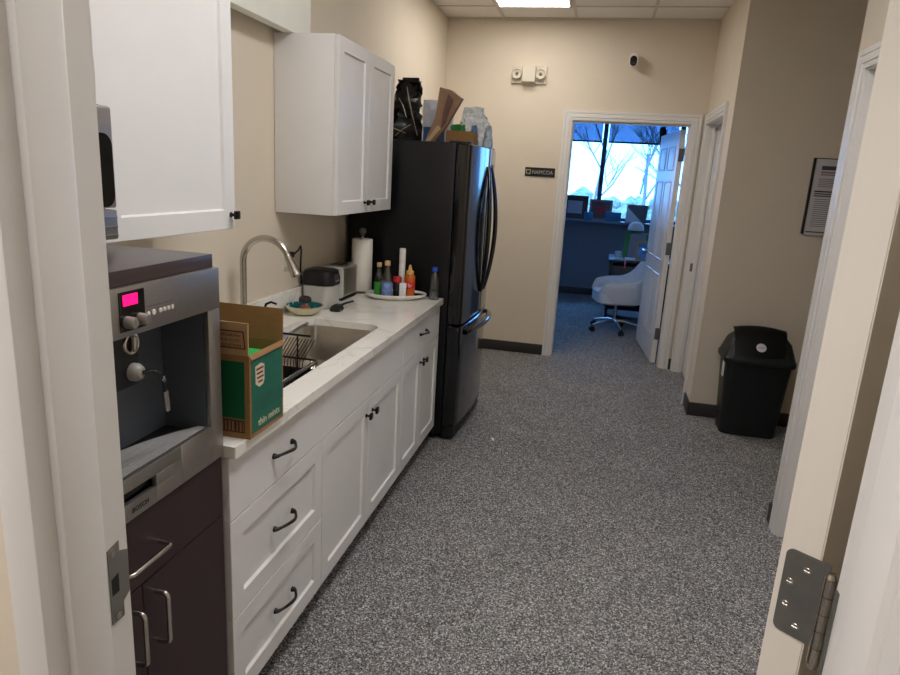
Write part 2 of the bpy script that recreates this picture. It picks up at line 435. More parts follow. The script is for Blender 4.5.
# office door, open into the office
HX, HY = 0.640, YB+0.132
dr = Vector((-0.10, 1, 0)).normalized()
bm = B(); nl = Vector((-dr.y, dr.x, 0))
six_panel(bm, Vector((HX, HY, 0.012))+nl*0.044+dr*0.93, -dr, 0.93, 2.10, 0.044)
d2 = struct('door_2', bm, TRIM)
for zc in (1.90, 1.08, 0.29):
    bm = B(); O = Vector((HX, HY, zc-0.055))-dr*0.0015
    prism(bm, [O+nl*0.003, O+nl*0.037, O+nl*0.037+Z*0.11, O+nl*0.003+Z*0.11], -dr*0.002)
    tube(bm, [(HX+0.004, HY-0.006, zc-0.055), (HX+0.004, HY-0.006, zc+0.055)], 0.007, 10)
    mesh('hinge', bm, HINGE, d2)
bm = B(); c = Vector((HX, HY, 0.98))+dr*0.865+nl*0.045
disc(bm, c, nl, 0.03, 0.012, 20, 0.003); tube(bm, [c, c+nl*0.05], 0.01, 10); tube(bm, [c+nl*0.05+dr*0.01, c+nl*0.052-dr*0.06, c+nl*0.05-dr*0.11], [0.011, 0.009, 0.007], 10)
mesh('lever_handle', bm, NICKEL, d2)

# ---------------------------------------------------------------- ceiling lights
LIGHT = M('lit diffuser', (255, 250, 240), rough=0.5, var=0.0, emit=(250, 251, 255), estr=15.5)
LIGHT2 = M('lit diffuser far', (255, 250, 240), rough=0.5, var=0.0, emit=(255, 250, 244), estr=9.5)
LIGHT3 = M('lit diffuser near', (255, 250, 240), rough=0.5, var=0.0, emit=(250, 250, 255), estr=11.5)
def troffer(cx, cy, label, m=LIGHT):
    t = thing('ceiling_light', (cx, cy, ZC), label, 'ceiling light', 'recessed ceiling lights')
    bm = B(); rectloft(bm, (cx-0.30, cy+0.60, ZC-0.0065), X, -Y, 0.60, 1.20, [(0, 0), (0, 0.012), (0.022, 0.012), (0.026, 0.004)], cap0=True, cap1=False)
    for v in bm.verts: pass
    mesh('frame', bm, TBAR, t)
    bm = B(); box(bm, cx-0.275, cx+0.275, cy-0.575, cy+0.575, ZC-0.0155, ZC-0.0125); mesh('diffuser', bm, m, t)
    return t
troffer(-0.69, 5.115, 'lit ceiling panel nearest the back wall and office doorway', LIGHT2)
troffer(-0.1, 1.85, 'lit ceiling panel over the corridor in front of the sink counter')
troffer(-1.3, -0.35, 'lit ceiling panel in the near room farther from the doorway', LIGHT3)
troffer(-0.62, -0.35, 'unseen ceiling panel added in the near room to brighten the doorway', LIGHT3)  # second unseen panel, added to brighten the door edge and casings

# ---------------------------------------------------------------- base cabinets
XD = -0.869
def shaker(bm, y0, y1, z0, z1, xf=XD, th=0.02, st=0.06, rec=0.009):
    rectloft(bm, (xf, y0, z0), Y, Z, y1-y0, z1-z0, [(0, -th), (0, -0.0015), (0.0015, 0), (st, 0), (st+0.005, -rec)])
def slab(bm, y0, y1, z0, z1, xf=XD, th=0.02):
    rectloft(bm, (xf, y0, z0), Y, Z, y1-y0, z1-z0, [(0, -th), (0, -0.0015), (0.0015, 0)])
def pull(bm, yc, zc, xf=XD, L=0.13):
    pts = []; rr = []
    for i in range(17):
        t = i/16; s = abs(2*t-1)
        out = 0.006+0.026*(1-s**2.6)
        pts.append((xf+out*1.0, yc-L/2+L*t, zc+0.004*math.sin(t*2*PI)))
        rr.append(0.0055 if s > 0.93 else (0.0058 if s > 0.8 else 0.004+0.0016*(1-s)))
    tube(bm, pts, rr, 10)
    for s in (-1, 1): 
        tube(bm, [(xf+0.0005, yc+s*L*0.455, zc), (xf+0.004, yc+s*L*0.455, zc), (xf+0.012, yc+s*L*0.44, zc)], [0.0098, 0.009, 0.006], 12)
def knob(bm, yc, zc, xf=XD):
    tube(bm, [(xf+0.0005, yc, zc), (xf+0.003, yc, zc), (xf+0.006, yc, zc), (xf+0.016, yc, zc), (xf+0.019, yc, zc)], [0.009, 0.009, 0.005, 0.005, 0.009], 12)
    box(bm, xf+0.018, xf+0.029, yc-0.0135, yc+0.0135, zc-0.0135, zc+0.0135, 0.003)
def base_cab(y0, y1, label, build):
    t = thing('base_cabinet', ((XW+XD)/2, (y0+y1)/2, 0), label, 'cabinet', 'white base cabinets under the counter')
    zl = 0.685 if abs(y0-2.016) < .01 else 0.881; zr = 0.685 if abs(y1-2.016) < .01 else 0.881
    bm = B(); xb, xf = XW+0.003, XD-0.0215
    box(bm, xb, xf, y0+0.001, y0+0.018, 0.105, zl); box(bm, xb, xf, y1-0.018, y1-0.001, 0.105, zr)
    box(bm, xb, xf, y0+0.018, y1-0.018, 0.105, 0.123); box(bm, xb, xb+0.006, y0+0.018, y1-0.018, 0.123, 0.881)
    box(bm, xf-0.018, xf, y0+0.018, y1-0.018, 0.123, 0.881); mesh('body', bm, CABIN, t)
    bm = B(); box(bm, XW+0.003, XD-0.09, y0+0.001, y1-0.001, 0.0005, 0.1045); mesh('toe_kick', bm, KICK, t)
    build(t, y0, y1); return t
G = 0.0018
def fr(t, name, y0, y1, z0, z1, kind='s', hw=None):
    bm = B(); (shaker if kind == 's' else slab)(bm, y0+G, y1-G, z0+G, z1-G)
    d = mesh(name, bm, CAB, t)
    if hw:
        bm = B()
        if hw[0] == 'p': pull(bm, hw[1], hw[2])
        else: knob(bm, hw[1], hw[2])
        mesh('handle' if hw[0] == 'p' else 'knob', bm, BRONZE, d)
    return d
def b1(t, y0, y1):
    c = (y0+y1)/2
    fr(t, 'drawer', y0, y1, 0.694, 0.879, 'f', ('p', c, 0.785)); fr(t, 'drawer', y0, y1, 0.3905, 0.694, 's', ('p', c, 0.545)); fr(t, 'drawer', y0, y1, 0.109, 0.3905, 's', ('p', c, 0.258))
def b2(t, y0, y1):
    c = (y0+y1)/2+0.005
    fr(t, 'false_front', y0, y1, 0.694, 0.879, 'f')
    fr(t, 'door', y0, c, 0.109, 0.694, 's', ('k', c-0.042, 0.625)); fr(t, 'door', c, y1, 0.109, 0.694, 's', ('k', c+0.035, 0.625))
def b3(t, y0, y1):
    c = (y0+y1)/2-0.01
    fr(t, 'drawer', y0, y1, 0.694, 0.879, 'f', ('p', c, 0.79))
    fr(t, 'door', y0, c, 0.109, 0.694, 's', ('k', c-0.035, 0.63)); fr(t, 'door', c, y1, 0.109, 0.694, 's', ('k', c+0.035, 0.63))
base_cab(1.414, 2.016, 'white three-drawer base cabinet beside the brown appliance cabinet', b1)
base_cab(2.016, 2.985, 'white double-door base cabinet under the sink with a blank top panel', b2)
base_cab(2.985, 3.72, 'white base cabinet with one drawer over two doors beside the black fridge', b3)

# countertop with a cut-out for the sink
ct = thing('countertop', (-1.17, 2.57, 0.882), 'white quartz countertop with a low backsplash running along the left wall', 'countertop')
SX0, SX1, SY0, SY1, SR = -1.335, -0.952, 1.80, 2.89, 0.07
CX0, CX1, CY0, CY1, CZ0, CZ1 = XW+0.002, -0.848, 1.414, 3.7235, 0.8822, 0.914
bm = B()
box(bm, CX0, SX0, CY0, CY1, CZ0, CZ1); box(bm, SX0, SX1, CY0, SY0, CZ0, CZ1); box(bm, SX0, SX1, SY1, CY1, CZ0, CZ1)
cr = 0.012
prism(bm, [(SX1, CY0, CZ0), (CX1-0.002, CY0, CZ0), (CX1, CY0+0.002, CZ0)] + [(CX1-cr+cr*math.cos(a), CY1-cr+cr*math.sin(a), CZ0) for a in (0, .4, .8, 1.2, PI/2)] + [(SX1, CY1, CZ0)], Z*(CZ1-CZ0))
for cx, cy, sx, sy in ((SX0, SY0, 1, 1), (SX1, SY0, -1, 1), (SX0, SY1, 1, -1), (SX1, SY1, -1, -1)):
    pts = [(cx, cy, CZ0)] + [(cx+sx*SR*(1-math.sin(a)), cy+sy*SR*(1-math.cos(a)), CZ0) for a in [PI/2*i/8 for i in range(9)]]
    prism(bm, pts, Z*(CZ1-CZ0))
mesh('slab', bm, QUARTZ, ct)
bm = B(); box(bm, XW+0.002, XW+0.022, CY0, CY1, CZ1+0.0005, 1.018, 0.0015); mesh('backsplash', bm, QUARTZ, ct)

# sink
sk = thing('sink', (-1.145, 2.35, 0.7), 'stainless steel undermount sink basin set in the white counter', 'sink')
bm = B(); scx, scy, shx, shy = (SX0+SX1)/2, (SY0+SY1)/2, (SX1-SX0)/2, (SY1-SY0)/2
loft(bm, [rrect(scx, scy, shx+0.012, shy+0.012, SR+0.012, 0.8815), rrect(scx, scy, shx+0.004, shy+0.004, SR, 0.8815), rrect(scx, scy, shx, shy, SR, 0.876),
          rrect(scx, scy, shx-0.008, shy-0.008, SR, 0.735), rrect(scx, scy, shx-0.016, shy-0.016, SR-0.01, 0.712), rrect(scx, scy, shx-0.035, shy-0.035, SR-0.02, 0.703), rrect(scx, scy, 0.05, 0.05, 0.049, 0.700)], cap0=False)
mesh('basin', bm, STEELS, sk)
bm = B(); lathe(bm, scx, scy, [(0.045, 0.7005), (0.045, 0.703), (0.036, 0.7035), (0.032, 0.701)]); mesh('drain', bm, NICKEL, sk)

# faucet
fx, fy = -1.42, 2.46
f = thing('faucet', (fx, fy, 0.9145), 'brushed nickel gooseneck kitchen faucet behind the sink', 'faucet')
bm = B(); lathe(bm, fx, fy, [(0.027, 0.9146), (0.027, 0.922), (0.022, 0.928), (0.019, 0.95), (0.0165, 1.0)]); mesh('base', bm, NICKEL, f)
bm = B(); R = 0.104
pts = [(fx, fy, 0.95), (fx, fy, 1.0), (fx, fy, 1.1)] + [(fx+R-R*math.cos(a), fy+0.0*a, 1.226+R*math.sin(a)) for a in [math.radians(158)*i/18 for i in range(19)]]
tube(bm, pts, 0.0135, 16); mesh('spout', bm, NICKEL, f)
bm = B(); e = Vector(pts[-1]); d = (e-Vector(pts[-2])).normalized()
tube(bm, [e-d*0.004, e+d*0.002, e+d*0.012, e+d*0.05, e+d*0.084, e+d*0.088], [0.0145, 0.0155, 0.0155, 0.018, 0.0225, 0.02], 20)
hd = mesh('spray_head', bm, NICKEL, f)
bm = B(); side = d.cross(Y).normalized(); box(bm, e.x+0.017, e.x+0.026, e.y-0.008, e.y+0.008, e.z-0.055, e.z-0.02, 0.003); mesh('spray_button', bm, BLACKP, hd)
bm = B(); tube(bm, [(fx, fy+0.015, 1.0), (fx, fy+0.045, 1.003), (fx+0.03, fy+0.055, 1.012), (fx+0.08, fy+0.058, 1.02)], [0.009, 0.008, 0.006, 0.005], 10); mesh('lever', bm, NICKEL, f)
sd = thing('soap_dispenser', (-1.41, 2.62, 0.9145), 'small curved metal soap dispenser behind the sink beside the faucet', 'soap dispenser')
bm = B(); lathe(bm, -1.41, 2.62, [(0.018, 0.9146), (0.018, 0.92), (0.011, 0.925), (0.009, 0.96)], 16); mesh('collar', bm, NICKEL, sd)
bm = B(); tube(bm, [(-1.41, 2.62, 0.95), (-1.41, 2.62, 1.0), (-1.405, 2.622, 1.02), (-1.385, 2.63, 1.03), (-1.36, 2.635, 1.022)], [0.006, 0.006, 0.006, 0.0055, 0.005], 10); mesh('nozzle', bm, BRONZE, sd)

# dish rack sitting in the sink
rk = thing('dish_rack', (-1.12, 2.08, 0.705), 'black wire dish rack sitting in the near end of the sink', 'dish rack')
bm = B()
rx0, rx1, ry0, ry1 = -1.28, -1.015, 1.84, 2.32
rim = rrect((rx0+rx1)/2, (ry0+ry1)/2, (rx1-rx0)/2, (ry1-ry0)/2, 0.03, 0.885, 4); tube(bm, rim, 0.004, 8, closed=True)
bot = rrect((rx0+rx1)/2, (ry0+ry1)/2, (rx1-rx0)/2-0.02, (ry1-ry0)/2-0.02, 0.03, 0.79, 4); tube(bm, bot, 0.003, 6, closed=True)
for i in range(17):
    y = ry0+0.03+(ry1-ry0-0.06)*i/16
    tube(bm, [(rx0, y, 0.885), (rx0+0.02, y, 0.79), (rx1-0.02, y, 0.79), (rx1, y, 0.885)], 0.0017, 5)
for i in range(4):
    x = rx0+0.04+(rx1-rx0-0.08)*i/3; tube(bm, [(x, ry0, 0.885), (x, ry0+0.02, 0.79), (x, ry1-0.02, 0.79), (x, ry1, 0.885)], 0.0017, 5)
for x in (rx0+0.03, rx1-0.03):
    for y in (ry0+0.04, ry1-0.04): tube(bm, [(x, y, 0.79), (x, y, 0.706)], 0.004, 6)
mesh('basket', bm, M('black coated wire', (26, 24, 26), rough=.35), rk)
bm = B(); tube(bm, [(rx1-0.004, ry0+0.02, 0.892), (rx1-0.004, ry1-0.02, 0.892)], 0.0035, 8); plabel(mesh('rim_wire', bm, CHROME, rk), 'shiny silver rim wire')
bm = B(); loft(bm, [rrect((rx0+rx1)/2, (ry0+ry1)/2, .122, .228, .03, .80), rrect((rx0+rx1)/2, (ry0+ry1)/2, .126, .233, .03, .85), rrect((rx0+rx1)/2, (ry0+ry1)/2, .122, .229, .03, .85), rrect((rx0+rx1)/2, (ry0+ry1)/2, .118, .224, .03, .805)]); mesh('drip_tray', bm, BLACKP, rk)
bm = B()   # leaning plate holder wires
for i in range(10):
    x = -1.17+0.0125*i; tube(bm, [(x, 2.24, 0.81), (x+.004, 2.25, 0.90), (x+0.034, 2.29, 0.975)], 0.0018, 5)
tube(bm, [(-1.18, 2.24, 0.812), (-1.05, 2.24, 0.812)], 0.002, 5)
mesh('plate_holder', bm, M('black coated wire', (26, 24, 26)), rk)
bm = B(); tube(bm, [(-1.27, 2.30, 0.985), (-1.045, 2.30, 0.985)], 0.0045, 8); tube(bm, [(-1.1, 2.30, 0.985), (-1.1, 2.30, 0.80)], 0.003, 6); mesh('cup_bar', bm, BLACKP, rk)
bm = B(); tube(bm, [(-1.19, 2.2, 0.945), (-1.225, 2.66, 0.945)], 0.006, 8); tube(bm, [(-1.19, 2.2, 0.945), (-1.19, 2.2, 0.80)], 0.0035, 8); plabel(mesh('support_arm', bm, STEELS, rk), 'long silver support arm')

# ---------------------------------------------------------------- brown appliance cabinet and built-in coffee machine
TY0, TY1 = 0.765, 1.402
TX = -0.882
tw = thing('appliance_cabinet', (-1.19, 1.08, 0), 'dark brown appliance cabinet holding the built-in coffee machine', 'cabinet')
bm = B()
box(bm, XW+0.003, TX-0.02, TY0, TY1, 0.08, 0.893)
box(bm, XW+0.003, TX-0.02, TY0, TY0+0.02, 0.893, 1.372); box(bm, XW+0.003, TX-0.02, TY1-0.02, TY1, 0.893, 1.372)
box(bm, XW+0.003, XW+0.02, TY0+0.02, TY1-0.02, 0.893, 1.372)
box(bm, XW+0.003, TX-0.09, TY0+0.01, TY1-0.01, 0.0005, 0.08)
mesh('body', bm, BROWN, tw)
bm = B(); box(bm, XW+0.003, -0.889, TY0, TY1, 1.3725, 1.409, 0.002); mesh('top', bm, BROWNTOP, tw)
def cup(bm, p0, p1, out=0.032, r=0.0055):
    p0, p1 = Vector(p0), Vector(p1); d = (p1-p0).normalized(); k = 0.012
    pts = [p0, p0+X*(out-k)]
    pts += [p0+X*(out-k+k*math.sin(a))+d*(k-k*math.cos(a)) for a in (0.4, 0.8, 1.2, PI/2)]
    pts += [p1+X*(out-k+k*math.cos(a))-d*(k-k*math.sin(a)) for a in (0, 0.4, 0.8, 1.2)]
    pts += [p1+X*(out-k), p1]
    tube(bm, pts, r, 10)
def bfront(name, y0, y1, z0, z1, h0, h1):
    bm = B(); rectloft(bm, (TX+0.002, y0+G, z0+G), Y, Z, y1-y0-2*G, z1-z0-2*G, [(0, -0.02), (0, -0.001), (0.001, 0)])
    d = mesh(name, bm, BROWN, tw); bm = B(); cup(bm, (TX+0.0022, *h0), (TX+0.0022, *h1)); plabel(mesh('handle', bm, NICKEL, d), 'satin silver bar handle')
mid = 1.083
bfront('drawer', TY0, TY1, 0.727, 0.893, (1.012, 0.796), (1.145, 0.796))
bfront('door', TY0, mid, 0.085, 0.727, (1.045, 0.558), (1.045, 0.686)); bfront('door', mid, TY1, 0.085, 0.727, (1.122, 0.558), (1.122, 0.686))

cm = thing('coffee_machine', (-1.0, 1.08, 0.895), 'built-in stainless coffee machine with a glowing pink display', 'coffee machine')
MX = -0.872; my0, my1 = 0.792, 1.400; oy0, oy1, oz0, oz1 = 0.84, 1.352, 0.992, 1.281
bm = B()
def mbox(*a, bev=0.0015): box(bm, *a, bev)
mbox(MX-0.014, MX, my0, my1, oz1, 1.3785)            # control fascia
mbox(MX-0.014, MX-0.001, my0, oy0, 0.897, oz1-0.0005); mbox(MX-0.014, MX-0.001, oy1, my1, 0.897, oz1-0.0005)
mbox(MX-0.014, MX-0.001, oy0+0.0005, 1.137, 0.897, 0.935); mbox(MX-0.014, MX-0.001, 1.2285, oy1-0.0005, 0.897, oz0); mbox(MX-0.014, MX-0.001, 1.137, 1.2285, 0.897, 0.9345)
mesh('fascia', bm, STEEL, cm)
bm = B(); mbox(MX-0.013, MX+0.0005, oy0+0.0005, 1.2275, 0.9625, oz0+0.0005, bev=0.002); mbox(MX-0.013, MX+0.0003, 1.137, 1.2275, 0.935, 0.962, bev=0.001); mesh('drip_drawer', bm, STEEL, cm)
bm = B(); box(bm, MX-0.06, MX-0.02, 0.9, 1.137, 0.9355, 0.962); plabel(mesh('drawer_grip', bm, BLACKP, cm), 'black finger slot')
bm = B()
dp = 0.13
box(bm, MX-dp-0.01, MX-dp, oy0-0.01, oy1+0.01, oz0-0.05, oz1+0.01)
box(bm, MX-dp, MX-0.0145, oy1+0.0005, oy1+0.008, oz0-0.05, oz1+0.01); box(bm, MX-dp, MX-0.0145, oy0-0.008, oy0-0.0005, oz0-0.05, oz1+0.01)
box(bm, MX-dp, MX-0.0145, oy0, oy1, oz1+0.0005, oz1+0.008)
mesh('niche', bm, DKGLASS, cm)
bm = B(); n = 14
front = [(MX-0.016, oy0+0.002+(oy1-oy0-0.004)*i/n, oz0-0.002) for i in range(n+1)]
back = [(MX-0.02-0.095*math.sin(PI*(0.06+0.88*i/n)), oy0+0.002+(oy1-oy0-0.004)*i/n, oz0-0.002) for i in range(n, -1, -1)]
prism(bm, front+back, (0, 0, -0.012))
for i in range(9):
    for j in range(3): box(bm, MX-0.045-0.02*j, MX-0.04-0.02*j, 0.93+0.035*i, 0.952+0.035*i, oz0-0.003, oz0-0.0012)
mesh('cup_tray', bm, M('grey tray plastic', (150, 147, 144), rough=.35, var=.06), cm)
bm = B(); box(bm, MX-dp, MX-0.0155, oy0+0.001, oy1-0.001, oz0-0.04, oz0-0.0145); mesh('tray_well', bm, BLACKP, cm)
GL = MX-dp   # back glass plane
bm = B(); rectloft(bm, (GL+0.0003, 0.98, 1.0), Y, Z, 0.14, 0.105, [(0, 0), (0, 0.002), (0.005, 0.002), (0.005, 0)], cap0=False, cap1=False); mesh('cup_outline', bm, BLACKG, cm)
# dispenser block carrying dial and steam spout
bm = B(); box(bm, GL+0.0003, MX-0.03, 1.03, 1.15, 1.16, oz1, 0.012); mesh('dispenser', bm, BLACKP, cm)
bm = B(); SPY = 1.122
tube(bm, [(MX-0.0298, SPY+0.0195*math.cos(a), 1.2535+0.0195*math.sin(a)) for a in [2*PI*i/24 for i in range(24)]], 0.0042, 8, closed=True)
box(bm, MX-0.0297, MX-0.018, SPY-0.006, SPY+0.006, 1.2375, 1.2695, 0.003); mesh('dial', bm, NICKEL, cm)
bm = B(); tube(bm, [(MX-0.03, SPY, 1.194), (MX-0.02, SPY, 1.194), (MX-0.012, SPY, 1.194), (MX-0.008, SPY, 1.194)], [0.019, 0.019, 0.015, 0.010], 22); mesh('steam_valve', bm, M('pale grey plastic', (150, 147, 141), rough=.4), cm)
bm = B(); w0 = Vector((MX-0.008, SPY, 1.194))
tube(bm, [w0, w0+Vector((0.012, 0.012, 0.002)), w0+Vector((0.014, 0.035, -0.008)), w0+Vector((0.012, 0.052, -0.03)), w0+Vector((0.008, 0.06, -0.06))], 0.0042, 10)
wd = mesh('steam_wand', bm, BLACKG, cm)
bm = B(); tube(bm, [w0+Vector((0.0085, 0.059, -0.055)), w0+Vector((0.002, 0.073, -0.105))], [0.0065, 0.0058], 12); plabel(mesh('wand_tip', bm, NICKEL, wd), 'silver tip')
bm = B(); tube(bm, [w0+Vector((0.0135, 0.046, -0.02)), w0+Vector((0.0125, 0.051, -0.028))], [0.0055, 0.0055], 12); mesh('wand_ring', bm, NICKEL, wd)
# control panel
bm = B(); box(bm, MX+0.0002, MX+0.0016, 1.057, 1.129, 1.293, 1.371); mesh('control_panel', bm, BLACKG, cm)
bm = B(); box(bm, MX+0.0017, MX+0.0022, 1.067, 1.109, 1.343, 1.365)
plabel(mesh('display', bm, M('pink display', (255, 20, 110), rough=.3, var=0, emit=(255, 12, 110), estr=1.3), cm), 'glowing pink display')
for yc in (1.076, 1.113):
    bm = B(); tube(bm, [(MX+0.0017, yc, 1.311), (MX+0.018, yc, 1.311), (MX+0.021, yc, 1.311)], [0.0125, 0.0115, 0.0095], 22)
    box(bm, MX+0.02, MX+0.0215, yc-0.001, yc+0.001, 1.312, 1.32); mesh('knob', bm, M('grey knob', (150, 146, 140), rough=.35, metal=.6), cm)
for yc, r in ((1.141, .0045), (1.157, .0062), (1.179, .0048), (1.192, .0048), (1.205, .0048), (1.218, .0048)):
    bm = B(); disc(bm, (MX+0.0002, yc, 1.316), X, r, 0.002, 14, 0.0007); mesh('button', bm, M('button silver', (226, 222, 214), rough=.3, metal=.2), cm)
bm = B()
for k in range(10): box(bm, MX+0.0002, MX+0.0006, 1.139+k*0.0087, 1.144+k*0.0087, 1.329, 1.331)
mesh('marking', bm, GREYTXT, cm)
text('lettering', 'BOSCH', (MX-0.0008, 1.084, 0.9165), Y, Z, 0.05, BLACKP, cm, height=0.0105)

# ---------------------------------------------------------------- upper cabinets
XU = -1.185; ZU0, ZU1 = 1.4075, 2.188
def upper(y0, y1, z0, z1, label, doors, knobs):
    t = thing('wall_cabinet', ((XW+XU)/2, (y0+y1)/2, z0), label, 'cabinet', 'white wall cabinets')
    bm = B(); box(bm, XW+0.003, XU-0.0215, y0+0.001, y1-0.001, z0, z1, 0.0008); mesh('body', bm, CAB, t)
    n = doors
    for i in range(n):
        a, b = y0+(y1-y0)*i/n, y0+(y1-y0)*(i+1)/n
        bm = B(); shaker(bm, a+G, b-G, z0+0.002, z1-0.002, XU); d = mesh('door', bm, CAB, t)
        bm = B(); knob(bm, *knobs[i], XU); mesh('knob', bm, BRONZE, d)
    return t
upper(0.77, 1.403, 1.745, ZU1, 'short white wall cabinet above the microwave', 2, [(1.06, 1.79), (1.12, 1.79)])
upper(1.405, 2.012, ZU0, ZU1, 'tall single-door white wall cabinet beside the microwave', 1, [(1.982, 1.455)])
upper(2.886, 3.69, ZU0, ZU1, 'white double-door wall cabinet beside the fridge', 2, [(3.288-0.045, 1.46), (3.288+0.045, 1.46)])
# long pale board laid on edge across the tops of the wall cabinets
bm = B(); box(bm, -1.452, -1.398, 1.5, 3.06, ZU1+0.001, 2.46, 0.002)
tag(mesh('white_board', bm, M('pale foam board', (238, 238, 226), rough=.6, var=.03, scale=5)), 'long pale board standing on edge on top of the white wall cabinets', 'board')
# microwave
mw = thing('microwave', (-1.3, 1.07, 1.423), 'stainless microwave with a black glass front under the short wall cabinet', 'microwave')
wx, wy0, wy1, wz0, wz1 = -1.125, 0.775, 1.383, 1.4215, 1.735
bm = B(); box(bm, XW+0.003, wx-0.03, wy0+0.004, wy1-0.004, wz0+0.004, wz1, 0.002); mesh('body', bm, M('grey enamel', (120, 118, 116), rough=.4, metal=.5), mw)
bm = B(); box(bm, wx-0.029, wx, wy0, wy1, 1.502, wz1-0.004, 0.006, 3); dd = mesh('door', bm, STEEL, mw)
bm = B(); rr_ = rrect(0, 0, 0.27, 0.083, 0.028, 0, 6); prism(bm, [(wx+0.0003, 1.105+p.x, 1.588+p.y) for p in rr_], X*0.0016)
plabel(mesh('glass', bm, BLACKG, dd), 'black glass window')
bm = B(); box(bm, wx-0.029, wx-0.001, wy0, wy1, 1.428, 1.4975, 0.004, 2)
for k in range(3): box(bm, wx-0.001, wx+0.002, wy0+0.02, wy1-0.004, 1.436+0.021*k, 1.439+0.021*k)
mesh('vent_panel', bm, STEEL, mw)

# ---------------------------------------------------------------- fridge
FY0, FY1 = 3.765, 4.665; FXB = -0.835
fr_ = thing('refrigerator', (-1.12, 4.215, 0), 'black french-door refrigerator with a bottom freezer drawer', 'refrigerator')
bm = B(); box(bm, -1.47, FXB, FY0, FY1, 0.04, 1.80, 0.006, 3); mesh('body', bm, FRIDGES, fr_)
for y in (FY0+0.05, FY1-0.05):
    for x in (-1.42, -0.9): bm = B(); tube(bm, [(x, y, 0.0005), (x, y, 0.0395)], 0.022, 12); mesh('foot', bm, BLACKP, fr_)
def fx_(y):
    u = (y-(FY0+FY1)/2)/((FY1-FY0)/2)
    return -0.752+0.036*(1-u*u)
def fdoor(name, y0, y1, z0, z1):
    n = 12; r = 0.018
    pts = [(FXB+0.008, y0, z0)]
    ys_ = [y0+(y1-y0)*i/n for i in range(n+1)]
    for i, y in enumerate(ys_):
        if i == 0: 
            pts += [(fx_(y0)-r, y0, z0), (fx_(y0)-r*0.3, y0+r*0.3, z0), (fx_(y0+r), y0+r, z0)]
        elif i == n:
            pts += [(fx_(y1-r), y1-r, z0), (fx_(y1)-r*0.3, y1-r*0.3, z0), (fx_(y1)-r, y1, z0)]
        else: pts.append((fx_(y), y, z0))
    pts.append((FXB+0.008, y1, z0))
    bm = B(); a = [Vector(p) for p in pts]; c = Vector((-0.78, (y0+y1)/2, 0))
    def sh(s, z): return [Vector((p.x-(0.006*s if p.x > -0.79 else 0), p.y+(0.004*s if p.y < c.y else -0.004*s), z)) for p in a]
    loft(bm, [sh(1, z0), sh(0, z0+0.006), sh(0, z1-0.006), sh(1, z1)])
    return mesh(name, bm, FRIDGED, fr_, sharp=30)
ym = (FY0+FY1)/2
dA = fdoor('door', FY0, ym-0.003, 0.748, 1.795); dB = fdoor('door', ym+0.003, FY1, 0.748, 1.795); dC = fdoor('freezer_drawer', FY0, FY1, 0.10, 0.738)
def bow(y, lat, z0, z1, parent, out=0.055):
    bm = B(); pts = []; rr = []
    for i in range(21):
        t = i/20; b = math.sin(PI*t)**0.75 if 0 < t < 1 else 0
        pts.append((fx_(y)+0.004+out*b, y+lat*math.sin(PI*t), z0+(z1-z0)*t)); rr.append(0.011+0.004*math.sin(PI*t))
    tube(bm, pts, rr, 12); return mesh('handle', bm, BLACKG, parent)
bow(ym-0.04, -0.06, 0.90, 1.68, dA, 0.036); bow(ym+0.04, 0.03, 0.90, 1.68, dB, 0.05)
bm = B(); pts = []; rr = []
for i in range(25):
    t = i/24; y = FY0+0.09+(FY1-FY0-0.18)*t; b = math.sin(PI*t)**0.6 if 0 < t < 1 else 0
    pts.append((fx_(y)+0.006+0.044*b, y, 0.69+0.02*b)); rr.append(0.016+0.005*math.sin(PI*t))
tube(bm, pts, rr, 14); mesh('handle', bm, BLACKG, dC)
bm = B(); box(bm, FXB+0.002, -0.755, FY0+0.01, FY1-0.01, 0.022, 0.095, 0.006); mesh('kick_grille', bm, BLACKP, fr_)
for y in (FY0+0.05, FY1-0.05):
    bm = B(); box(bm, -0.88, -0.76, y-0.035, y+0.035, 1.801, 1.81, 0.003); mesh('hinge_cover', bm, BLACKP, fr_)
# ---------------------------------------------------------------- things on top of the fridge
FT = 1.8005
def crumple(bm, amp, seed):
    rnd = random.Random(seed)
    for v in bm.verts: v.co += Vector((rnd.uniform(-amp, amp), rnd.uniform(-amp, amp), rnd.uniform(-amp, amp)*0.6))
def bag(name, cx, cy, z0, w, d, h, m, label, cat, rot=0, lean=(0, 0), seed=1, topw=0.9, pinch=0.12, amp=0.006, n=20, rows=9, parent=None):
    bm = B(); rings = []
    for k in range(rows):
        t = k/(rows-1); wy = w/2*(1+(topw-1)*t); dx = d/2*(1-(1-pinch)*t**1.6)
        ring = []
        for j in range(n):
            a = 2*PI*j/n; ca, sa = math.cos(a), math.sin(a)
            px = dx*math.copysign(abs(ca)**0.6, ca); py = wy*math.copysign(abs(sa)**0.6, sa)
            x = px*math.cos(rot)-py*math.sin(rot)+lean[0]*t*t; y = px*math.sin(rot)+py*math.cos(rot)+lean[1]*t*t
            ring.append(Vector((cx+x, cy+y, z0+h*t)))
        rings.append(ring)
    loft(bm, rings)
    rnd = random.Random(seed)
    for v in bm.verts:
        k = 0.0 if v.co.z < z0+0.001 else 1.0
        v.co += Vector((rnd.uniform(-amp, amp), rnd.uniform(-amp, amp), rnd.uniform(-amp, amp)*0.5*k))*k
    o = mesh(name, bm, m, parent, sharp=20)
    if label: tag(o, label, cat)
    return o
FOIL = M('black foil', (22, 21, 20), rough=.22, var=.2, scale=30, metal=.4)
blk = thing('foil_bag', (-1.25, 4.12, FT), 'tall shiny black foil bag with painted silver highlights on top of the fridge', 'bag')
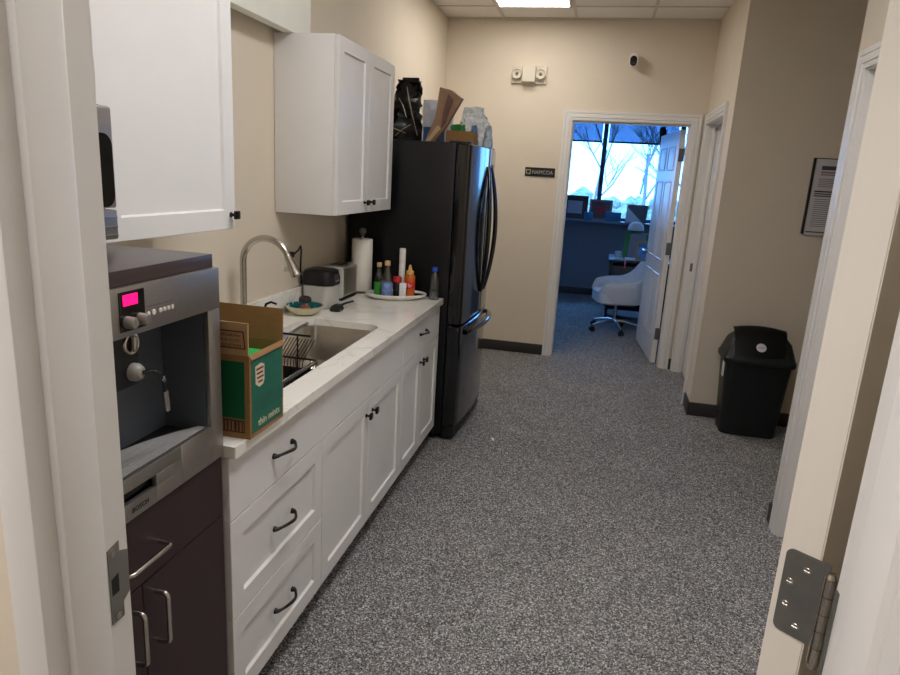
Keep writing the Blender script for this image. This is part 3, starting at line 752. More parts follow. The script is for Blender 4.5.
bag('pouch', -1.262, 4.12, FT, 0.25, 0.19, 0.365, FOIL, None, None, rot=-1.2, lean=(0.04, 0.0), seed=3, topw=0.5, pinch=0.1, amp=0.018, rows=12, parent=blk)
SILV = M('painted foil highlight', (190, 184, 172), rough=.25, metal=.9, var=.1)  # highlights on the black foil, painted as thin silver strips
for pts in (((-1.215, 4.02, 2.12), (-1.19, 3.995, 2.04), (-1.165, 3.985, 1.96), (-1.13, 3.99, 1.84)), ((-1.255, 4.0, 2.05), (-1.225, 3.985, 2.01), (-1.2, 3.985, 1.94)), ((-1.34, 4.0, 1.90), (-1.28, 3.985, 1.875), (-1.2, 3.985, 1.85)), ((-1.27, 3.99, 1.83), (-1.22, 3.982, 1.87), (-1.17, 3.985, 1.90)), ((-1.30, 4.0, 2.0), (-1.33, 4.005, 1.96), (-1.35, 4.01, 1.93))):
    bm = B(); tube(bm, pts, [.0015] + [.0042]*(len(pts)-2) + [.002], 5); mesh('highlight_strip', bm, SILV, blk)
bm = B(); box(bm, -1.27, -1.165, 4.10, 4.12, 2.155, 2.182, 0.004); mesh('top_seal', bm, FOIL, blk)
bl2 = bag('crumpled_bag', -1.345, 3.89, FT, 0.15, 0.13, 0.17, FOIL, 'low crumpled black bag lying beside the tall foil bag on the fridge', 'bag', rot=-1.0, seed=5, topw=.6, pinch=.3, amp=.016)
wh = thing('package', (-1.10, 4.32, FT), 'white and blue wrapped package between the foil bag and brown paper bag', 'package')
bag('wrapper', -1.10, 4.36, FT, 0.2, 0.12, 0.28, M('white film wrap', (214, 218, 226), rough=.3, var=.12, scale=20), None, None, rot=-1.25, seed=8, topw=1.0, pinch=.5, amp=.006, parent=wh)
bm = B(); box(bm, -1.17, -1.03, 4.268, 4.276, FT+0.01, FT+0.11); mesh('blue_band', bm, M('blue wrap print', (70, 110, 170), rough=.4, var=.1), wh)
KRAFT = M('brown paper bag', (150, 116, 88), rough=.7, var=.16, scale=22)
br = thing('paper_bag', (-1.0, 4.02, FT), 'open brown paper snack bag leaning over the fridge front edge', 'bag')
bm = B()
prism(bm, [(-1.085, 4.00, FT), (-1.03, 4.00, FT), (-0.955, 4.02, 1.92), (-0.875, 4.04, 2.065), (-0.94, 4.035, 2.11), (-1.015, 4.02, 2.12), (-1.03, 4.01, 1.95)], (0.0, 0.05, 0)); crumple(bm, .004, 4)
mesh('front_panel', bm, KRAFT, br)
bm = B(); prism(bm, [(-0.99, 3.998, 1.88), (-0.96, 4.0, 1.92), (-0.925, 4.008, 2.05), (-0.955, 4.01, 2.085), (-0.98, 4.006, 1.98)], (0, 0.004, 0)); mesh('print', bm, M('brown bag print', (104, 72, 66), rough=.6, var=.2, scale=40), br)
bm = B(); prism(bm, [(-1.082, 3.985, FT+0.002), (-1.055, 3.985, FT+0.002), (-0.985, 3.99, 1.885), (-1.005, 3.99, 1.905)], (0, 0.006, 0)); mesh('folded_gusset', bm, M('pale kraft', (196, 164, 130), rough=.7, var=.1), br)
cb = thing('snack_box', (-0.93, 4.30, FT), 'shallow open kraft box of green snacks beside the brown paper bag on the fridge', 'box')
bm = B(); rectloft(bm, (-0.985, 4.13, FT), X, Y, 0.175, 0.135, [(0, 0), (0, 0.085), (0.005, 0.085), (0.005, 0.004)], cap1=True); mesh('carton', bm, CARD, cb)
gs = thing('green_packet', (-0.96, 4.27, FT+0.005), 'bright green packet sticking out of the shallow kraft box', 'packet')
bag('sachet', -0.925, 4.195, FT+0.0055, 0.10, 0.06, 0.12, M('green foil', (30, 130, 50), rough=.35, var=.2, scale=30), None, None, rot=1.2, seed=11, topw=.9, pinch=.4, parent=gs)
FILM = M('clear plastic film', (225, 232, 236), rough=.15, var=.15, scale=25, alpha=.55, spec=.8)
pb = bag('plastic_bag', -0.90, 4.56, FT+.012, 0.26, 0.09, 0.25, FILM, 'crumpled clear plastic bag with a peaked top at the back of the fridge top', 'bag', rot=-1.5, seed=21, topw=.4, pinch=.2, amp=.02)
for k, (x, y, lab) in enumerate(((-0.865, 4.41, 'blue drink pouch standing right behind the kraft snack box on the fridge'), (-0.77, 4.41, 'blue drink pouch nearest the front edge of the fridge top'))):
    p = thing('drink_pouch', (x, y, FT), lab, 'pouch', 'blue drink pouches on the fridge')
    bag('pouch', x, y, FT, 0.075, 0.06, 0.14, M('blue film', (84, 138, 190), rough=.25, var=.2, scale=30), None, None, rot=.4, seed=30+k, topw=1, pinch=.25, parent=p)
    bm = B(); tube(bm, [(x, y, FT+0.138), (x, y, FT+0.16)], 0.007, 10); mesh('cap', bm, WHITEP, p)
pk = bag('wrapped_pack', -0.745, 4.25, FT, 0.10, 0.05, 0.12, M('white blue wrap', (190, 205, 218), rough=.3, var=.2, scale=35), 'small white and blue wrapped pack at the fridge top front corner', 'packet', rot=.2, seed=41, topw=.8, pinch=.5)

# ---------------------------------------------------------------- things on the counter
CT = CZ1+0.0004
# open cardboard carton
ox0, ox1, oy0_, oy1_, oh = -1.12, -0.838, 1.472, 1.658, 0.229
cbx = thing('cardboard_box', (-0.98, 1.57, CT), 'open green and kraft cardboard carton on the near end of the counter', 'box')
bm = B(); rectloft(bm, (ox0, oy0_, CT), X, Y, ox1-ox0, oy1_-oy0_, [(0, 0), (0, oh), (0.004, oh), (0.004, 0.004)]); mesh('carton', bm, CARD, cbx)
bm = B(); box(bm, ox0+0.012, ox1-0.014, oy0_-0.0008, oy0_-0.0001, CT+0.055, CT+oh-0.018); plabel(mesh('near_print', bm, GREEN, cbx), 'dark green printed panel')
bm = B(); box(bm, ox1+0.0001, ox1+0.0008, oy0_+0.009, oy1_-0.006, CT+0.012, CT+oh-0.016); rp = mesh('side_print', bm, TEALG, cbx); plabel(rp, 'teal green printed panel')
bm = B(); rectloft(bm, (ox0+0.02, oy0_-0.0002, CT+0.016), X, Z, ox1-ox0-0.036, 0.034, [(0, 0), (0, 0.0006), (0.003, 0.0006), (0.003, 0)], cap0=False, cap1=False)
for k in range(23):
    wv = random.choice((0.004, 0.006, 0.008)); x = ox0+0.026+k*0.0105; box(bm, x, min(x+wv*0.8, ox1-0.019), oy0_-0.0008, oy0_-0.0001, CT+0.02, CT+0.046)
mesh('barcode', bm, INK, cbx)
bm = B()
bp = [(1.50, CT+0.193), (1.53, CT+0.197), (1.548, CT+0.19), (1.548, CT+0.147), (1.54, CT+0.136), (1.52, CT+0.133), (1.502, CT+0.145)]
prism(bm, [(ox1+0.0009, y, z) for y, z in bp], X*0.0006); bdg = mesh('badge', bm, CREAMP, cbx)
bm = B()
for k, (a, b) in enumerate(((1.503, 1.543), (1.505, 1.54), (1.506, 1.543), (1.512, 1.538))): box(bm, ox1+0.0016, ox1+0.002, a+0.002, b, CT+0.181-k*0.012, CT+0.186-k*0.012)
mesh('lettering', bm, REDINK, bdg)
bm = B()
for k in range(6): tube(bm, [(ox1+0.0011, 1.49, CT+0.1-k*0.008), (ox1+0.0011, 1.58, CT+0.106-k*0.008), (ox1+0.0011, 1.66, CT+0.103-k*0.008)], 0.0006, 4)
mesh('print_line', bm, M('deep teal print', (20, 76, 66), rough=.5), cbx)
text('lettering', 'thin mints', (ox1+0.001, 1.572, CT+0.034), Y, Z, 0.12, CREAMP, cbx, height=0.02)
bm = B(); prism(bm, [(ox0+0.002, oy1_-0.003, CT+oh), (ox1, oy1_-0.003, CT+oh), (ox1-0.003, oy1_+0.008, CT+oh+0.088), (ox0+0.004, oy1_+0.008, CT+oh+0.088)], (0, 0.004, 0)); mesh('far_flap', bm, CARD, cbx)
bm = B(); P = [(ox0+0.01, oy0_+0.004, CT+oh), (ox1-0.002, oy0_+0.004, CT+oh), (ox1+0.012, oy0_-0.02, CT+oh+0.097), (ox0-0.002, oy0_-0.02, CT+oh+0.097)]
P = [(ox0+0.01, oy0_+0.002, CT+oh), (ox1-0.002, oy0_+0.002, CT+oh), (ox1+0.008, oy0_-0.014, CT+oh+0.09), (ox0-0.002, oy0_-0.014, CT+oh+0.09)]
prism(bm, P, (0, -0.004, 0)); nf = mesh('near_flap', bm, CARDL, cbx)
fu = Vector((1, 0, 0)); fv = Vector((0, -0.016, 0.09)).normalized(); fo = Vector(((ox0+ox1)/2+0.084, oy0_-0.0025, CT+oh))+fv*0.045
fo += fu.cross(fv)*0.0048
bm = B(); rectloft(bm, fo-fu*0.058-fv*0.024, fu, fv, 0.112, 0.05, [(0, -0.0006), (0, 0.0004), (0.003, 0.0004), (0.003, -0.0006)], cap0=False, cap1=False); mesh('print_frame', bm, REDINK, nf)
for k, s in enumerate(('Perishable', 'KEEP IN A COOL', 'DRY LOCATION')): text('lettering', s, fo+fv*(0.014-0.0145*k)-fu*0.002, fu, fv, 0.088, REDINK, nf, height=0.0085, extrude=.0004)
bm = B(); prism(bm, [(ox1-0.003, oy0_+0.004, CT+oh), (ox1-0.003, oy1_, CT+oh), (ox1+0.003, oy1_, CT+oh-0.013), (ox1+0.003, oy0_+0.004, CT+oh-0.013)], (0.002, 0, 0.0012)); mesh('folded_flap', bm, CARD, cbx)
for k, (x, y, lab) in enumerate(((-0.9, 1.525, 'bright green snack carton in the near corner of the open cardboard box'), (-0.9, 1.609, 'bright green snack carton at the far side inside the open cardboard box'))):
    bm = B(); box(bm, x-0.07, x+0.05, y-0.04, y+0.04, CT+0.0045, CT+0.2235-0.03*k, 0.001); tag(mesh('snack_carton', bm, GREENB), lab, 'box', 'green cartons in the cardboard box')

# scalloped bowl
bx, by = -1.374, 2.952
bw = thing('serving_bowl', (bx, by, CT), 'cream scalloped bowl with a teal glazed inside beside the sink', 'bowl')
bm = B(); n = 48
def sc(r, z, a): 
    r *= .86
    return [Vector((bx+r*(1+a*math.cos(16*2*PI*j/n))*math.cos(2*PI*j/n), by+r*(1+a*math.cos(16*2*PI*j/n))*math.sin(2*PI*j/n), z)) for j in range(n)]
loft(bm, [sc(.05, CT, 0), sc(.055, CT+.003, 0), sc(.085, CT+.02, .02), sc(.105, CT+.042, .035), sc(.107, CT+.046, .035), sc(.103, CT+.046, .035), sc(.08, CT+.022, .02), sc(.045, CT+.008, 0)])
mesh('shell', bm, M('cream ceramic', (222, 214, 186), rough=.25, var=.03), bw)
def teal():
    m = M('teal glaze', (14, 104, 104), rough=.15, var=.0, scale=30)
    nt = m.node_tree; r = [x for x in nt.nodes if x.type == 'VALTORGB'][0]; e = r.color_ramp.elements
    e[0].position = .5; e[0].color = rgb((8, 84, 88)); e[1].position = .6; e[1].color = rgb((205, 212, 196)); k = e.new(.56); k.color = rgb((20, 120, 116)); return m
bm = B(); loft(bm, [sc(.1035, CT+.0475, .035), sc(.101, CT+.0465, .034), sc(.079, CT+.0235, .02), sc(.044, CT+.0095, 0)], cap0=False); mesh('glaze', bm, teal(), bw)
jr = thing('spice_jar', (bx+0.005, by-0.005, CT+0.0098), 'small clear spice jar with a round dark lid standing in the teal bowl', 'jar')
jx, jy, jz = bx+0.005, by-0.005, CT+0.0102
CLEAR = glass_mat('clear jar glass', (.85, .86, .85), .12)
bm = B(); lathe(bm, jx, jy, [(.021, jz), (.023, jz+.004), (.023, jz+.045), (.02, jz+.05)]); mesh('glass_body', bm, CLEAR, jr)
bm = B(); lathe(bm, jx, jy, [(.0195, jz+.002), (.0195, jz+.022), (.015, jz+.0225)]); plabel(mesh('filling', bm, M('salt white', (230, 226, 220), rough=.8), jr), 'white filling')
bm = B(); lathe(bm, jx, jy, [(.0233, jz+.022), (.0238, jz+.023), (.0238, jz+.031), (.0233, jz+.032)]); mesh('label_band', bm, M('orange label', (200, 96, 52), rough=.5), jr)
bm = B(); lathe(bm, jx, jy, [(.023, jz+.0502), (.03, jz+.054), (.032, jz+.064), (.028, jz+.076), (.015, jz+.082), (.004, jz+.083)]); mesh('lid', bm, M('dark grey lid', (44, 42, 43), rough=.35), jr)
# black scoop
sp_ = thing('scoop', (-1.268, 3.105, CT), 'flat black plastic scoop lying beside the teal bowl', 'scoop')
ox_, oy_ = -1.268, 3.105
bm = B(); loft(bm, [rrect(ox_, oy_, .026, .038, .016, CT), rrect(ox_, oy_, .029, .041, .018, CT+.012), rrect(ox_, oy_+.006, .022, .03, .016, CT+.026), rrect(ox_, oy_+.01, .012, .016, .01, CT+.032)]); mesh('blade', bm, BLACKP, sp_)
bm = B(); tube(bm, [(ox_+.004, oy_+.03, CT+.02), (ox_+.012, oy_+.09, CT+.024), (ox_+.02, oy_+.18, CT+.02)], [.008, .006, .005], 8); mesh('grip', bm, BLACKP, sp_)
# cooker
kx, ky = -1.388, 3.185
ck = thing('rice_cooker', (kx, ky, CT), 'squat silver cooker with a black lid near the corner of the counter', 'cooker')
bm = B(); loft(bm, [rrect(kx, ky, .074, .074, .045, CT), rrect(kx, ky, .081, .081, .05, CT+.006), rrect(kx, ky, .084, .084, .05, CT+.115), rrect(kx, ky, .081, .081, .05, CT+.118)]); mesh('body', bm, M('silver enamel', (205, 203, 198), rough=.3, metal=.3, var=.03), ck)
bm = B(); loft(bm, [rrect(kx, ky, .0855, .0855, .05, CT+.1185), rrect(kx, ky, .0865, .0865, .05, CT+.15), rrect(kx, ky, .077, .077, .045, CT+.19), rrect(kx, ky, .062, .062, .04, CT+.197)]); ld = mesh('lid', bm, BLACKP, ck)
bm = B(); rectloft(bm, (kx+0.0885, ky-0.03, CT+.132), Y, Vector((-.16, 0, 1)), 0.06, 0.042, [(0, 0), (0, .002)]); cp = mesh('control_panel', bm, M('dark panel', (60, 60, 62), rough=.3), ld)
bm = B()
for i in range(2):
    for j in range(3): box(bm, kx+0.0875-0.004*j, kx+0.0905-0.004*j, ky-.02+.025*i, ky-.008+.025*i, CT+.138+.012*j, CT+.143+.012*j)
mesh('button', bm, M('light marking', (190, 190, 188), rough=.5), cp)
# toaster
tx0, tx1, ty0, ty1 = -1.47, -1.332, 3.345, 3.568
to = thing('toaster', ((tx0+tx1)/2, (ty0+ty1)/2, CT), 'stainless two-slot toaster with a pale end between the cooker and paper towels', 'toaster')
bm = B()
def tsec(y, g): return [Vector((p.x, y, p.y)) for p in rrect((tx0+tx1)/2, CT+.1, (tx1-tx0)/2-g, .088-g, .022, 0, 5)]
loft(bm, [tsec(ty0+.018, .0), tsec(ty1-.018, .0)]); mesh('body', bm, STEEL, to)
for y0, y1 in ((ty0, ty0+.0178), (ty1-.0178, ty1)):
    bm = B(); loft(bm, [tsec(y0, .004), tsec(y0+.004, .001), tsec(y1-.004, .001), tsec(y1, .004)]); plabel(mesh('end_cap', bm, M('pale plastic', (206, 202, 194), rough=.4), to), 'pale plastic end')
bm = B(); box(bm, tx0+.004, tx1-.004, ty0+.006, ty1-.006, CT, CT+.0118, .003); mesh('base', bm, BLACKP, to)
for xc in (tx0+.05, tx1-.05):
    bm = B(); box(bm, xc-.014, xc+.014, ty0+.05, ty1-.05, CT+.1882, CT+.1895); mesh('slot', bm, BLACKP, to)
# outlet and cord
ol = thing('wall_outlet', (XW+.004, 3.0, 1.17), 'white wall outlet plate behind the faucet spout', 'outlet')
bm = B(); rectloft(bm, (XW+.0005, 2.965, 1.115), Y, Z, .075, .12, [(0, 0), (0, .004), (.003, .006)]); mesh('plate', bm, IVORY, ol)
bm = B()
for z in (1.135, 1.18): box(bm, XW+.0067, XW+.0085, 2.985, 3.02, z, z+.032, .004)
mesh('socket', bm, WHITEP, ol)
pc = thing('power_cord', (-1.45, 3.05, 1.2), 'black power cord looping from the wall outlet down behind the cooker', 'cord')
bm = B(); box(bm, XW+.009, XW+.04, 2.988, 3.018, 1.182, 1.21, .004); mesh('plug', bm, BLACKP, pc)
bm = B(); tube(bm, [(XW+.04, 3.003, 1.197), (XW+.06, 3.015, 1.22), (XW+.055, 3.05, 1.235), (XW+.04, 3.09, 1.21), (XW+.02, 3.125, 1.15), (XW+.012, 3.14, 1.08), (XW+.012, 3.155, 1.03), (XW+.012, 3.18, 1.0235), (XW+.012, 3.28, 1.0235)], .0045, 8); mesh('cable', bm, BLACKP, pc)
# paper towels
px_, py_ = -1.335, 3.645
ph = thing('paper_towel_holder', (px_, py_, CT), 'metal upright paper towel holder with a ball finial beside the fridge', 'holder')
bm = B(); lathe(bm, px_, py_, [(.07, CT), (.072, CT+.006), (.066, CT+.012), (.02, CT+.015)], 32); mesh('base', bm, NICKEL, ph)
bm = B(); lathe(bm, px_, py_, [(.008, CT+.0152), (.008, CT+.335)], 12); mesh('post', bm, NICKEL, ph)
bm = B(); lathe(bm, px_, py_, [(.006, CT+.336), (.013, CT+.34), (.012, CT+.346), (.02, CT+.356), (.021, CT+.367), (.014, CT+.378), (.003, CT+.381)], 20); mesh('finial', bm, HINGE, ph)
bm = B(); rings = [(.021, CT+.017), (.0585, CT+.017), (.06, CT+.019), (.06, CT+.316), (.0585, CT+.318), (.021, CT+.318), (.021, CT+.017)]
R_ = [[Vector((px_+r*math.cos(2*PI*j/32), py_+r*math.sin(2*PI*j/32), z)) for j in range(32)] for r, z in rings]; loft(bm, R_, cap0=False, cap1=False)
tag(mesh('paper_towel_roll', bm, M('paper towel', (232, 226, 214), rough=.9, var=.02, bump=.3, bscale=120)), 'white paper towel roll on the metal upright holder', 'paper towel')
# oval tray of condiments
qx, qy, qrot = -1.105, 3.595, math.radians(25)
tr = thing('serving_tray', (qx, qy, CT), 'white oval tray holding bottles at the fridge end of the counter', 'tray')
bm = B(); lathe(bm, qx, qy, [(.135, CT), (.142, CT+.002), (.170, CT+.015), (.178, CT+.022), (.178, CT+.029), (.172, CT+.031), (.162, CT+.024), (.142, CT+.009), (.02, CT+.008)], 48, 1.0, .66, qrot); mesh('dish', bm, M('white porcelain', (232, 228, 218), rough=.2, var=.01), tr)
TZ = CT+.0092
def bottle(name, x, y, label, cat, parts, group=None):
    t = thing(name, (x, y, TZ), label, cat, group)
    for nm, prof, m, lab in parts:
        bm = B(); lathe(bm, x, y, [(r, TZ+z) for r, z in prof], 24); o = mesh(nm, bm, m, t)
        if lab: plabel(o, lab)
    return t
GLS = glass_mat('bottle glass', (.86, .9, .87), .12)
bottle('bottle', -1.197, 3.555, 'clear bottle with a green label at the left end of the oval tray', 'bottle', [
    ('glass_body', [(.024, 0), (.0265, .004), (.0265, .085), (.022, .115), (.0125, .145), (.0115, .168)], GLS, None),
    ('label', [(.0266, .012), (.0272, .013), (.0272, .078), (.0266, .079)], M('green label', (58, 150, 56), rough=.45, var=.15, scale=40), 'green paper label'),
    ('liquid', [(.022, .004), (.024, .006), (.024, .08), (.01, .081)], M('pale green liquid', (120, 140, 90), rough=.3, alpha=.5), None),
    ('cap', [(.013, .1682), (.014, .17), (.014, .19), (.0125, .192)], M('tan cap', (206, 170, 120), rough=.45), None)], 'bottles on the oval tray')
bottle('bottle', -1.137, 3.52, 'taller clear bottle with a blue and white label on the oval tray', 'bottle', [
    ('glass_body', [(.028, 0), (.031, .004), (.031, .10), (.027, .125), (.0145, .155), (.0135, .185)], GLS, None),
    ('label', [(.0311, .012), (.0318, .013), (.0318, .088), (.0311, .089)], M('blue white label', (120, 140, 190), rough=.45, var=.4, scale=45), 'blue and white paper label'),
    ('liquid', [(.026, .004), (.028, .006), (.028, .09), (.012, .091)], M('clear liquid', (170, 175, 175), rough=.2, alpha=.2), None),
    ('cap', [(.0148, .1852), (.016, .187), (.016, .208), (.014, .211)], M('tan cap', (206, 170, 120)), None)], 'bottles on the oval tray')
bottle('condiment_jar', -1.087, 3.555, 'short dark jar with a red lid on the oval tray', 'jar', [
    ('glass_body', [(.022, 0), (.024, .003), (.024, .085), (.021, .09)], M('dark sauce', (26, 18, 16), rough=.15), None),
    ('lid', [(.0215, .0902), (.0245, .091), (.0245, .118), (.0225, .121)], M('red lid', (196, 26, 30), rough=.35), 'red lid')])
t = thing('carton', (-1.045, 3.535, TZ), 'small plain white carton standing in front of the orange sauce bottle', 'carton')
bm = B(); box(bm, -1.066, -1.03, 3.522, 3.55, TZ, TZ+.09, .004); mesh('pack', bm, PAPER, t)
sb = bottle('sauce_bottle', -1.03, 3.61, 'orange squeeze bottle with a yellow nozzle and red label on the tray', 'bottle', [
    ('bottle_body', [(.028, 0), (.0305, .004), (.0305, .11), (.029, .125), (.024, .132)], M('orange sauce', (206, 104, 36), rough=.25, var=.06), None),
    ('cap', [(.0215, .1322), (.0225, .134), (.0225, .15), (.011, .157), (.008, .178), (.005, .186)], M('yellow nozzle', (214, 172, 92), rough=.4), 'yellow nozzle cap'),
    ('label', [(.0306, .05), (.0312, .051), (.0312, .092), (.0306, .093)], M('red label', (206, 44, 30), rough=.4, var=.08), 'red label')])
vd = Vector((1.03, -3.61, 0)).normalized(); ud = Vector((-vd.y, vd.x, 0))
text('lettering', 'Sr', Vector((-1.03, 3.61, TZ+.072))+vd*.0308, ud, Z, .024, PAPER, sb, height=.02)
t = thing('sauce_dish', (-0.985, 3.648, TZ), 'small black dish at the right end of the oval tray', 'dish')
bm = B(); lathe(bm, -0.985, 3.648, [(.02, TZ), (.03, TZ+.012), (.031, TZ+.015), (.028, TZ+.015), (.018, TZ+.004)]); mesh('dish', bm, BLACKG, t)
t = thing('shaker_tube', (-1.088, 3.642, TZ), 'tall slim white tube standing at the back of the oval tray', 'tube')
bm = B(); lathe(bm, -1.088, 3.642, [(.017, TZ), (.018, TZ+.003), (.018, TZ+.19), (.0165, TZ+.192)], 20); mesh('tube', bm, WHITEP, t)
bm = B(); lathe(bm, -1.088, 3.642, [(.0165, TZ+.1925), (.0182, TZ+.194), (.0182, TZ+.27), (.017, TZ+.273)], 20); mesh('cap', bm, WHITEP, t)
# water bottle
wbx, wby = -0.895, 3.655
wb = thing('water_bottle', (wbx, wby, CT), 'clear water bottle with a blue cap at the counter corner by the fridge', 'bottle')
PET = glass_mat('clear plastic bottle', (.86, .88, .9), .12)
bm = B(); lathe(bm, wbx, wby, [(.026, CT), (.031, CT+.005), (.03, CT+.03), (.031, CT+.06), (.031, CT+.1), (.026, CT+.13), (.014, CT+.152), (.0135, CT+.163)]); mesh('plastic_body', bm, PET, wb)
bm = B(); lathe(bm, wbx, wby, [(.024, CT+.002), (.028, CT+.006), (.0275, CT+.03), (.0285, CT+.043), (.01, CT+.0435)]); mesh('water', bm, M('water fill', (120, 122, 120), rough=.1, alpha=.4), wb)
bm = B(); lathe(bm, wbx, wby, [(.0145, CT+.1632), (.0158, CT+.165), (.0158, CT+.184), (.014, CT+.187)]); plabel(mesh('cap', bm, M('blue cap', (40, 84, 190), rough=.35), wb), 'blue cap')

# ---------------------------------------------------------------- back wall fittings
el = thing('emergency_light', (-0.742, YB, 2.5), 'cream twin-head emergency light high on the back wall', 'emergency light')
bm = B(); rectloft(bm, (-0.895, YB-.0005, 2.432), X, Z, .305, .146, [(0, 0), (0, .018), (.004, .022)]); mesh('back_plate', bm, IVORY, el)
bm = B(); rectloft(bm, (-0.800, YB-.0228, 2.437), X, Z, .120, .138, [(0, 0), (0, .04), (.006, .05)]); mesh('battery_box', bm, IVORY, el)
for x in (-0.846, -0.640):
    bm = B(); loft(bm, [[Vector((x+r*math.cos(2*PI*q/28), YB-d, 2.508+r*math.sin(2*PI*q/28))) for q in range(28)] for r, d in ((.028, .0228), (.04, .042), (.043, .06), (.042, .065), (.037, .065), (.033, .056), (.012, .05))]); h = mesh('lamp_head', bm, IVORY, el)
    bm = B(); tube(bm, [(x, YB-.0502, 2.508), (x, YB-.066, 2.508)], [.015, .011], 14); mesh('bulb', bm, M('lamp lens grey', (120, 116, 108), rough=.2), h)
sc_ = thing('security_camera', (0.125, YB, 2.63), 'white bullet security camera with a black face on the back wall', 'camera')
bm = B(); disc(bm, (0.135, YB-.0005, 2.645), -Y, .028, .012, 20, .003); tube(bm, [(0.135, YB-.012, 2.645), (0.13, YB-.05, 2.64)], .008, 10); mesh('mount', bm, WHITEP, sc_)
def cs(y, s, z=2.632): return [Vector((p.x, y, z+p.y)) for p in rrect(0.125, 0, .036*s, .052*s, .034*s, 0, 6)]
bm = B(); loft(bm, [cs(YB-.04, .75, 2.642), cs(YB-.055, 1, 2.64), cs(YB-.12, 1, 2.626), cs(YB-.126, .93, 2.625)]); mesh('housing', bm, WHITEP, sc_)
bm = B(); loft(bm, [cs(YB-.1263, .76, 2.618), cs(YB-.1285, .7, 2.618)]); plabel(mesh('lens_face', bm, BLACKG, sc_), 'black lens face')
sg = thing('name_sign', (-0.578, YB, 1.688), 'small black name sign on the back wall beside the office doorway', 'sign')
bm = B(); rectloft(bm, (-0.711, YB-.0005, 1.649), X, Z, .268, .078, [(0, 0), (0, .006), (.002, .008)]); mesh('plate', bm, M('black sign', (22, 19, 16), rough=.35), sg)
text('lettering', 'NAMCOA', (-0.553, YB-.0086, 1.688), X, Z, .185, M('silver letter', (176, 176, 172), rough=.4), sg, height=.034)
bm = B(); rectloft(bm, (-0.702, YB-.0086, 1.669), X, Z, .042, .04, [(0, 0), (0, .0012), (.008, .0012), (.008, 0)], cap0=False, cap1=False); box(bm, -0.68, -0.662, YB-.0098, YB-.0086, 1.667, 1.675); mesh('emblem', bm, M('gold letter', (176, 164, 128), rough=.4), sg)

# notice frame on the alcove wall
nb = thing('notice_frame', (1.45, YA, 1.61), 'dark framed printed notice on the shaded wall above the trash bin', 'notice')
nx0, nx1, nz0, nz1 = 1.318, 1.66, 1.372, 1.862
bm = B(); rectloft(bm, (nx0, YA-.0005, nz0), X, Z, nx1-nx0, nz1-nz0, [(0, 0), (0, .02), (.003, .022), (.003, .008), (.004, .008)]); mesh('frame', bm, BLACKP, nb)
bm = B(); box(bm, nx0+.016, nx1-.006, YA-.024, YA-.0085, nz0-.006, nz1-.006); sh = mesh('sheet', bm, M('grey white sheet', (205, 202, 204), rough=.3, var=.02), nb)
bm = B()
def ln(x0, x1, z, h=.006): box(bm, x0, x1, YA-.0246, YA-.024, z-h/2, z+h/2)
for k in range(5): ln(1.365, 1.62, 1.73-k*.012, .004)
for k in range(14): ln(1.36, 1.47+.02*(k % 3), 1.6-k*.0135, .004)
for k in range(14): ln(1.50, 1.6+.02*(k % 2), 1.6-k*.0135, .004)
mesh('small_print', bm, GREYTXT, sh)
bm = B(); ln(1.37, 1.6, 1.80, .026); mesh('banner', bm, M('slate print', (70, 72, 86), rough=.6), sh)
bm = B(); ln(1.37, 1.6, 1.772, .012); ln(1.37, 1.56, 1.757, .008); mesh('red_heading', bm, M('faded red print', (150, 120, 124), rough=.7), sh)
bm = B(); ln(1.35, 1.6, 1.65, .009); ln(1.35, 1.62, 1.635, .007); ln(1.35, 1.58, 1.621, .007); mesh('bold_heading', bm, M('dark print', (60, 34, 26)), sh)

bm = B(); ln(1.34, 1.62, 1.386, .008); mesh('footer_bar', bm, M('dark print', (60, 34, 26)), sh)
# trash bin
bn = thing('trash_bin', (1.13, 4.70, 0), 'black swing-lid trash bin standing against the shaded wall', 'trash bin')
tcx, tcy = 1.128, 4.68
bm = B()
loft(bm, [rrect(tcx, tcy, .17, .105, .04, .0005), rrect(tcx, tcy, .178, .113, .045, .006), rrect(tcx, tcy, .2, .14, .05, .40), rrect(tcx, tcy, .208, .148, .05, .535), rrect(tcx, tcy, .2, .14, .045, .535), rrect(tcx, tcy, .17, .11, .04, .03)]); mesh('body', bm, BINM, bn)
bm = B()
loft(bm, [rrect(tcx, tcy, .222, .16, .05, .512), rrect(tcx, tcy, .226, .163, .052, .52), rrect(tcx, tcy, .226, .163, .052, .545), rrect(tcx, tcy, .218, .155, .05, .556), rrect(tcx, tcy, .205, .13, .04, .60), rrect(tcx, tcy, .19, .10, .035, .655), rrect(tcx, tcy, .16, .07, .03, .69), rrect(tcx, tcy, .15, .06, .025, .68)], cap0=False)
lidb = mesh('lid', bm, BINM, bn)
bm = B(); n = 10   # tipped swing flap, curved top
prof = []
rows = []
for k in range(9):
    t = k/8
    row = []
    for i in range(n+1):
        u = -1+2*i/n
        yy = tcy-.155+.16*t; zz = .575+.178*math.sin(t*PI*0.55)*(1-.13*u*u*t)
        row.append(Vector((tcx-.01+u*(.158+.012*t), yy+.012*u*u, zz)))
    rows.append(row)
V = [[bm.verts.new(p) for p in r] for r in rows]
for a, b in zip(V, V[1:]):
    for i in range(n): bm.faces.new((a[i], a[i+1], b[i+1], b[i]))
bmesh.ops.solidify(bm, geom=bm.faces[:], thickness=.006)
fl = mesh('swing_flap', bm, M('flap plastic', (15, 16, 17), rough=.5, var=.1), lidb)
bm = B(); cN = Vector((0, -.78, .62)).normalized(); disc(bm, Vector((tcx-.012, tcy-.1435, .6335)), cN, .031, .0022, 22); stk = plabel(mesh('sticker', bm, M('sticker white', (206, 204, 206), rough=.5, var=.05), lidb), 'round pale sticker')
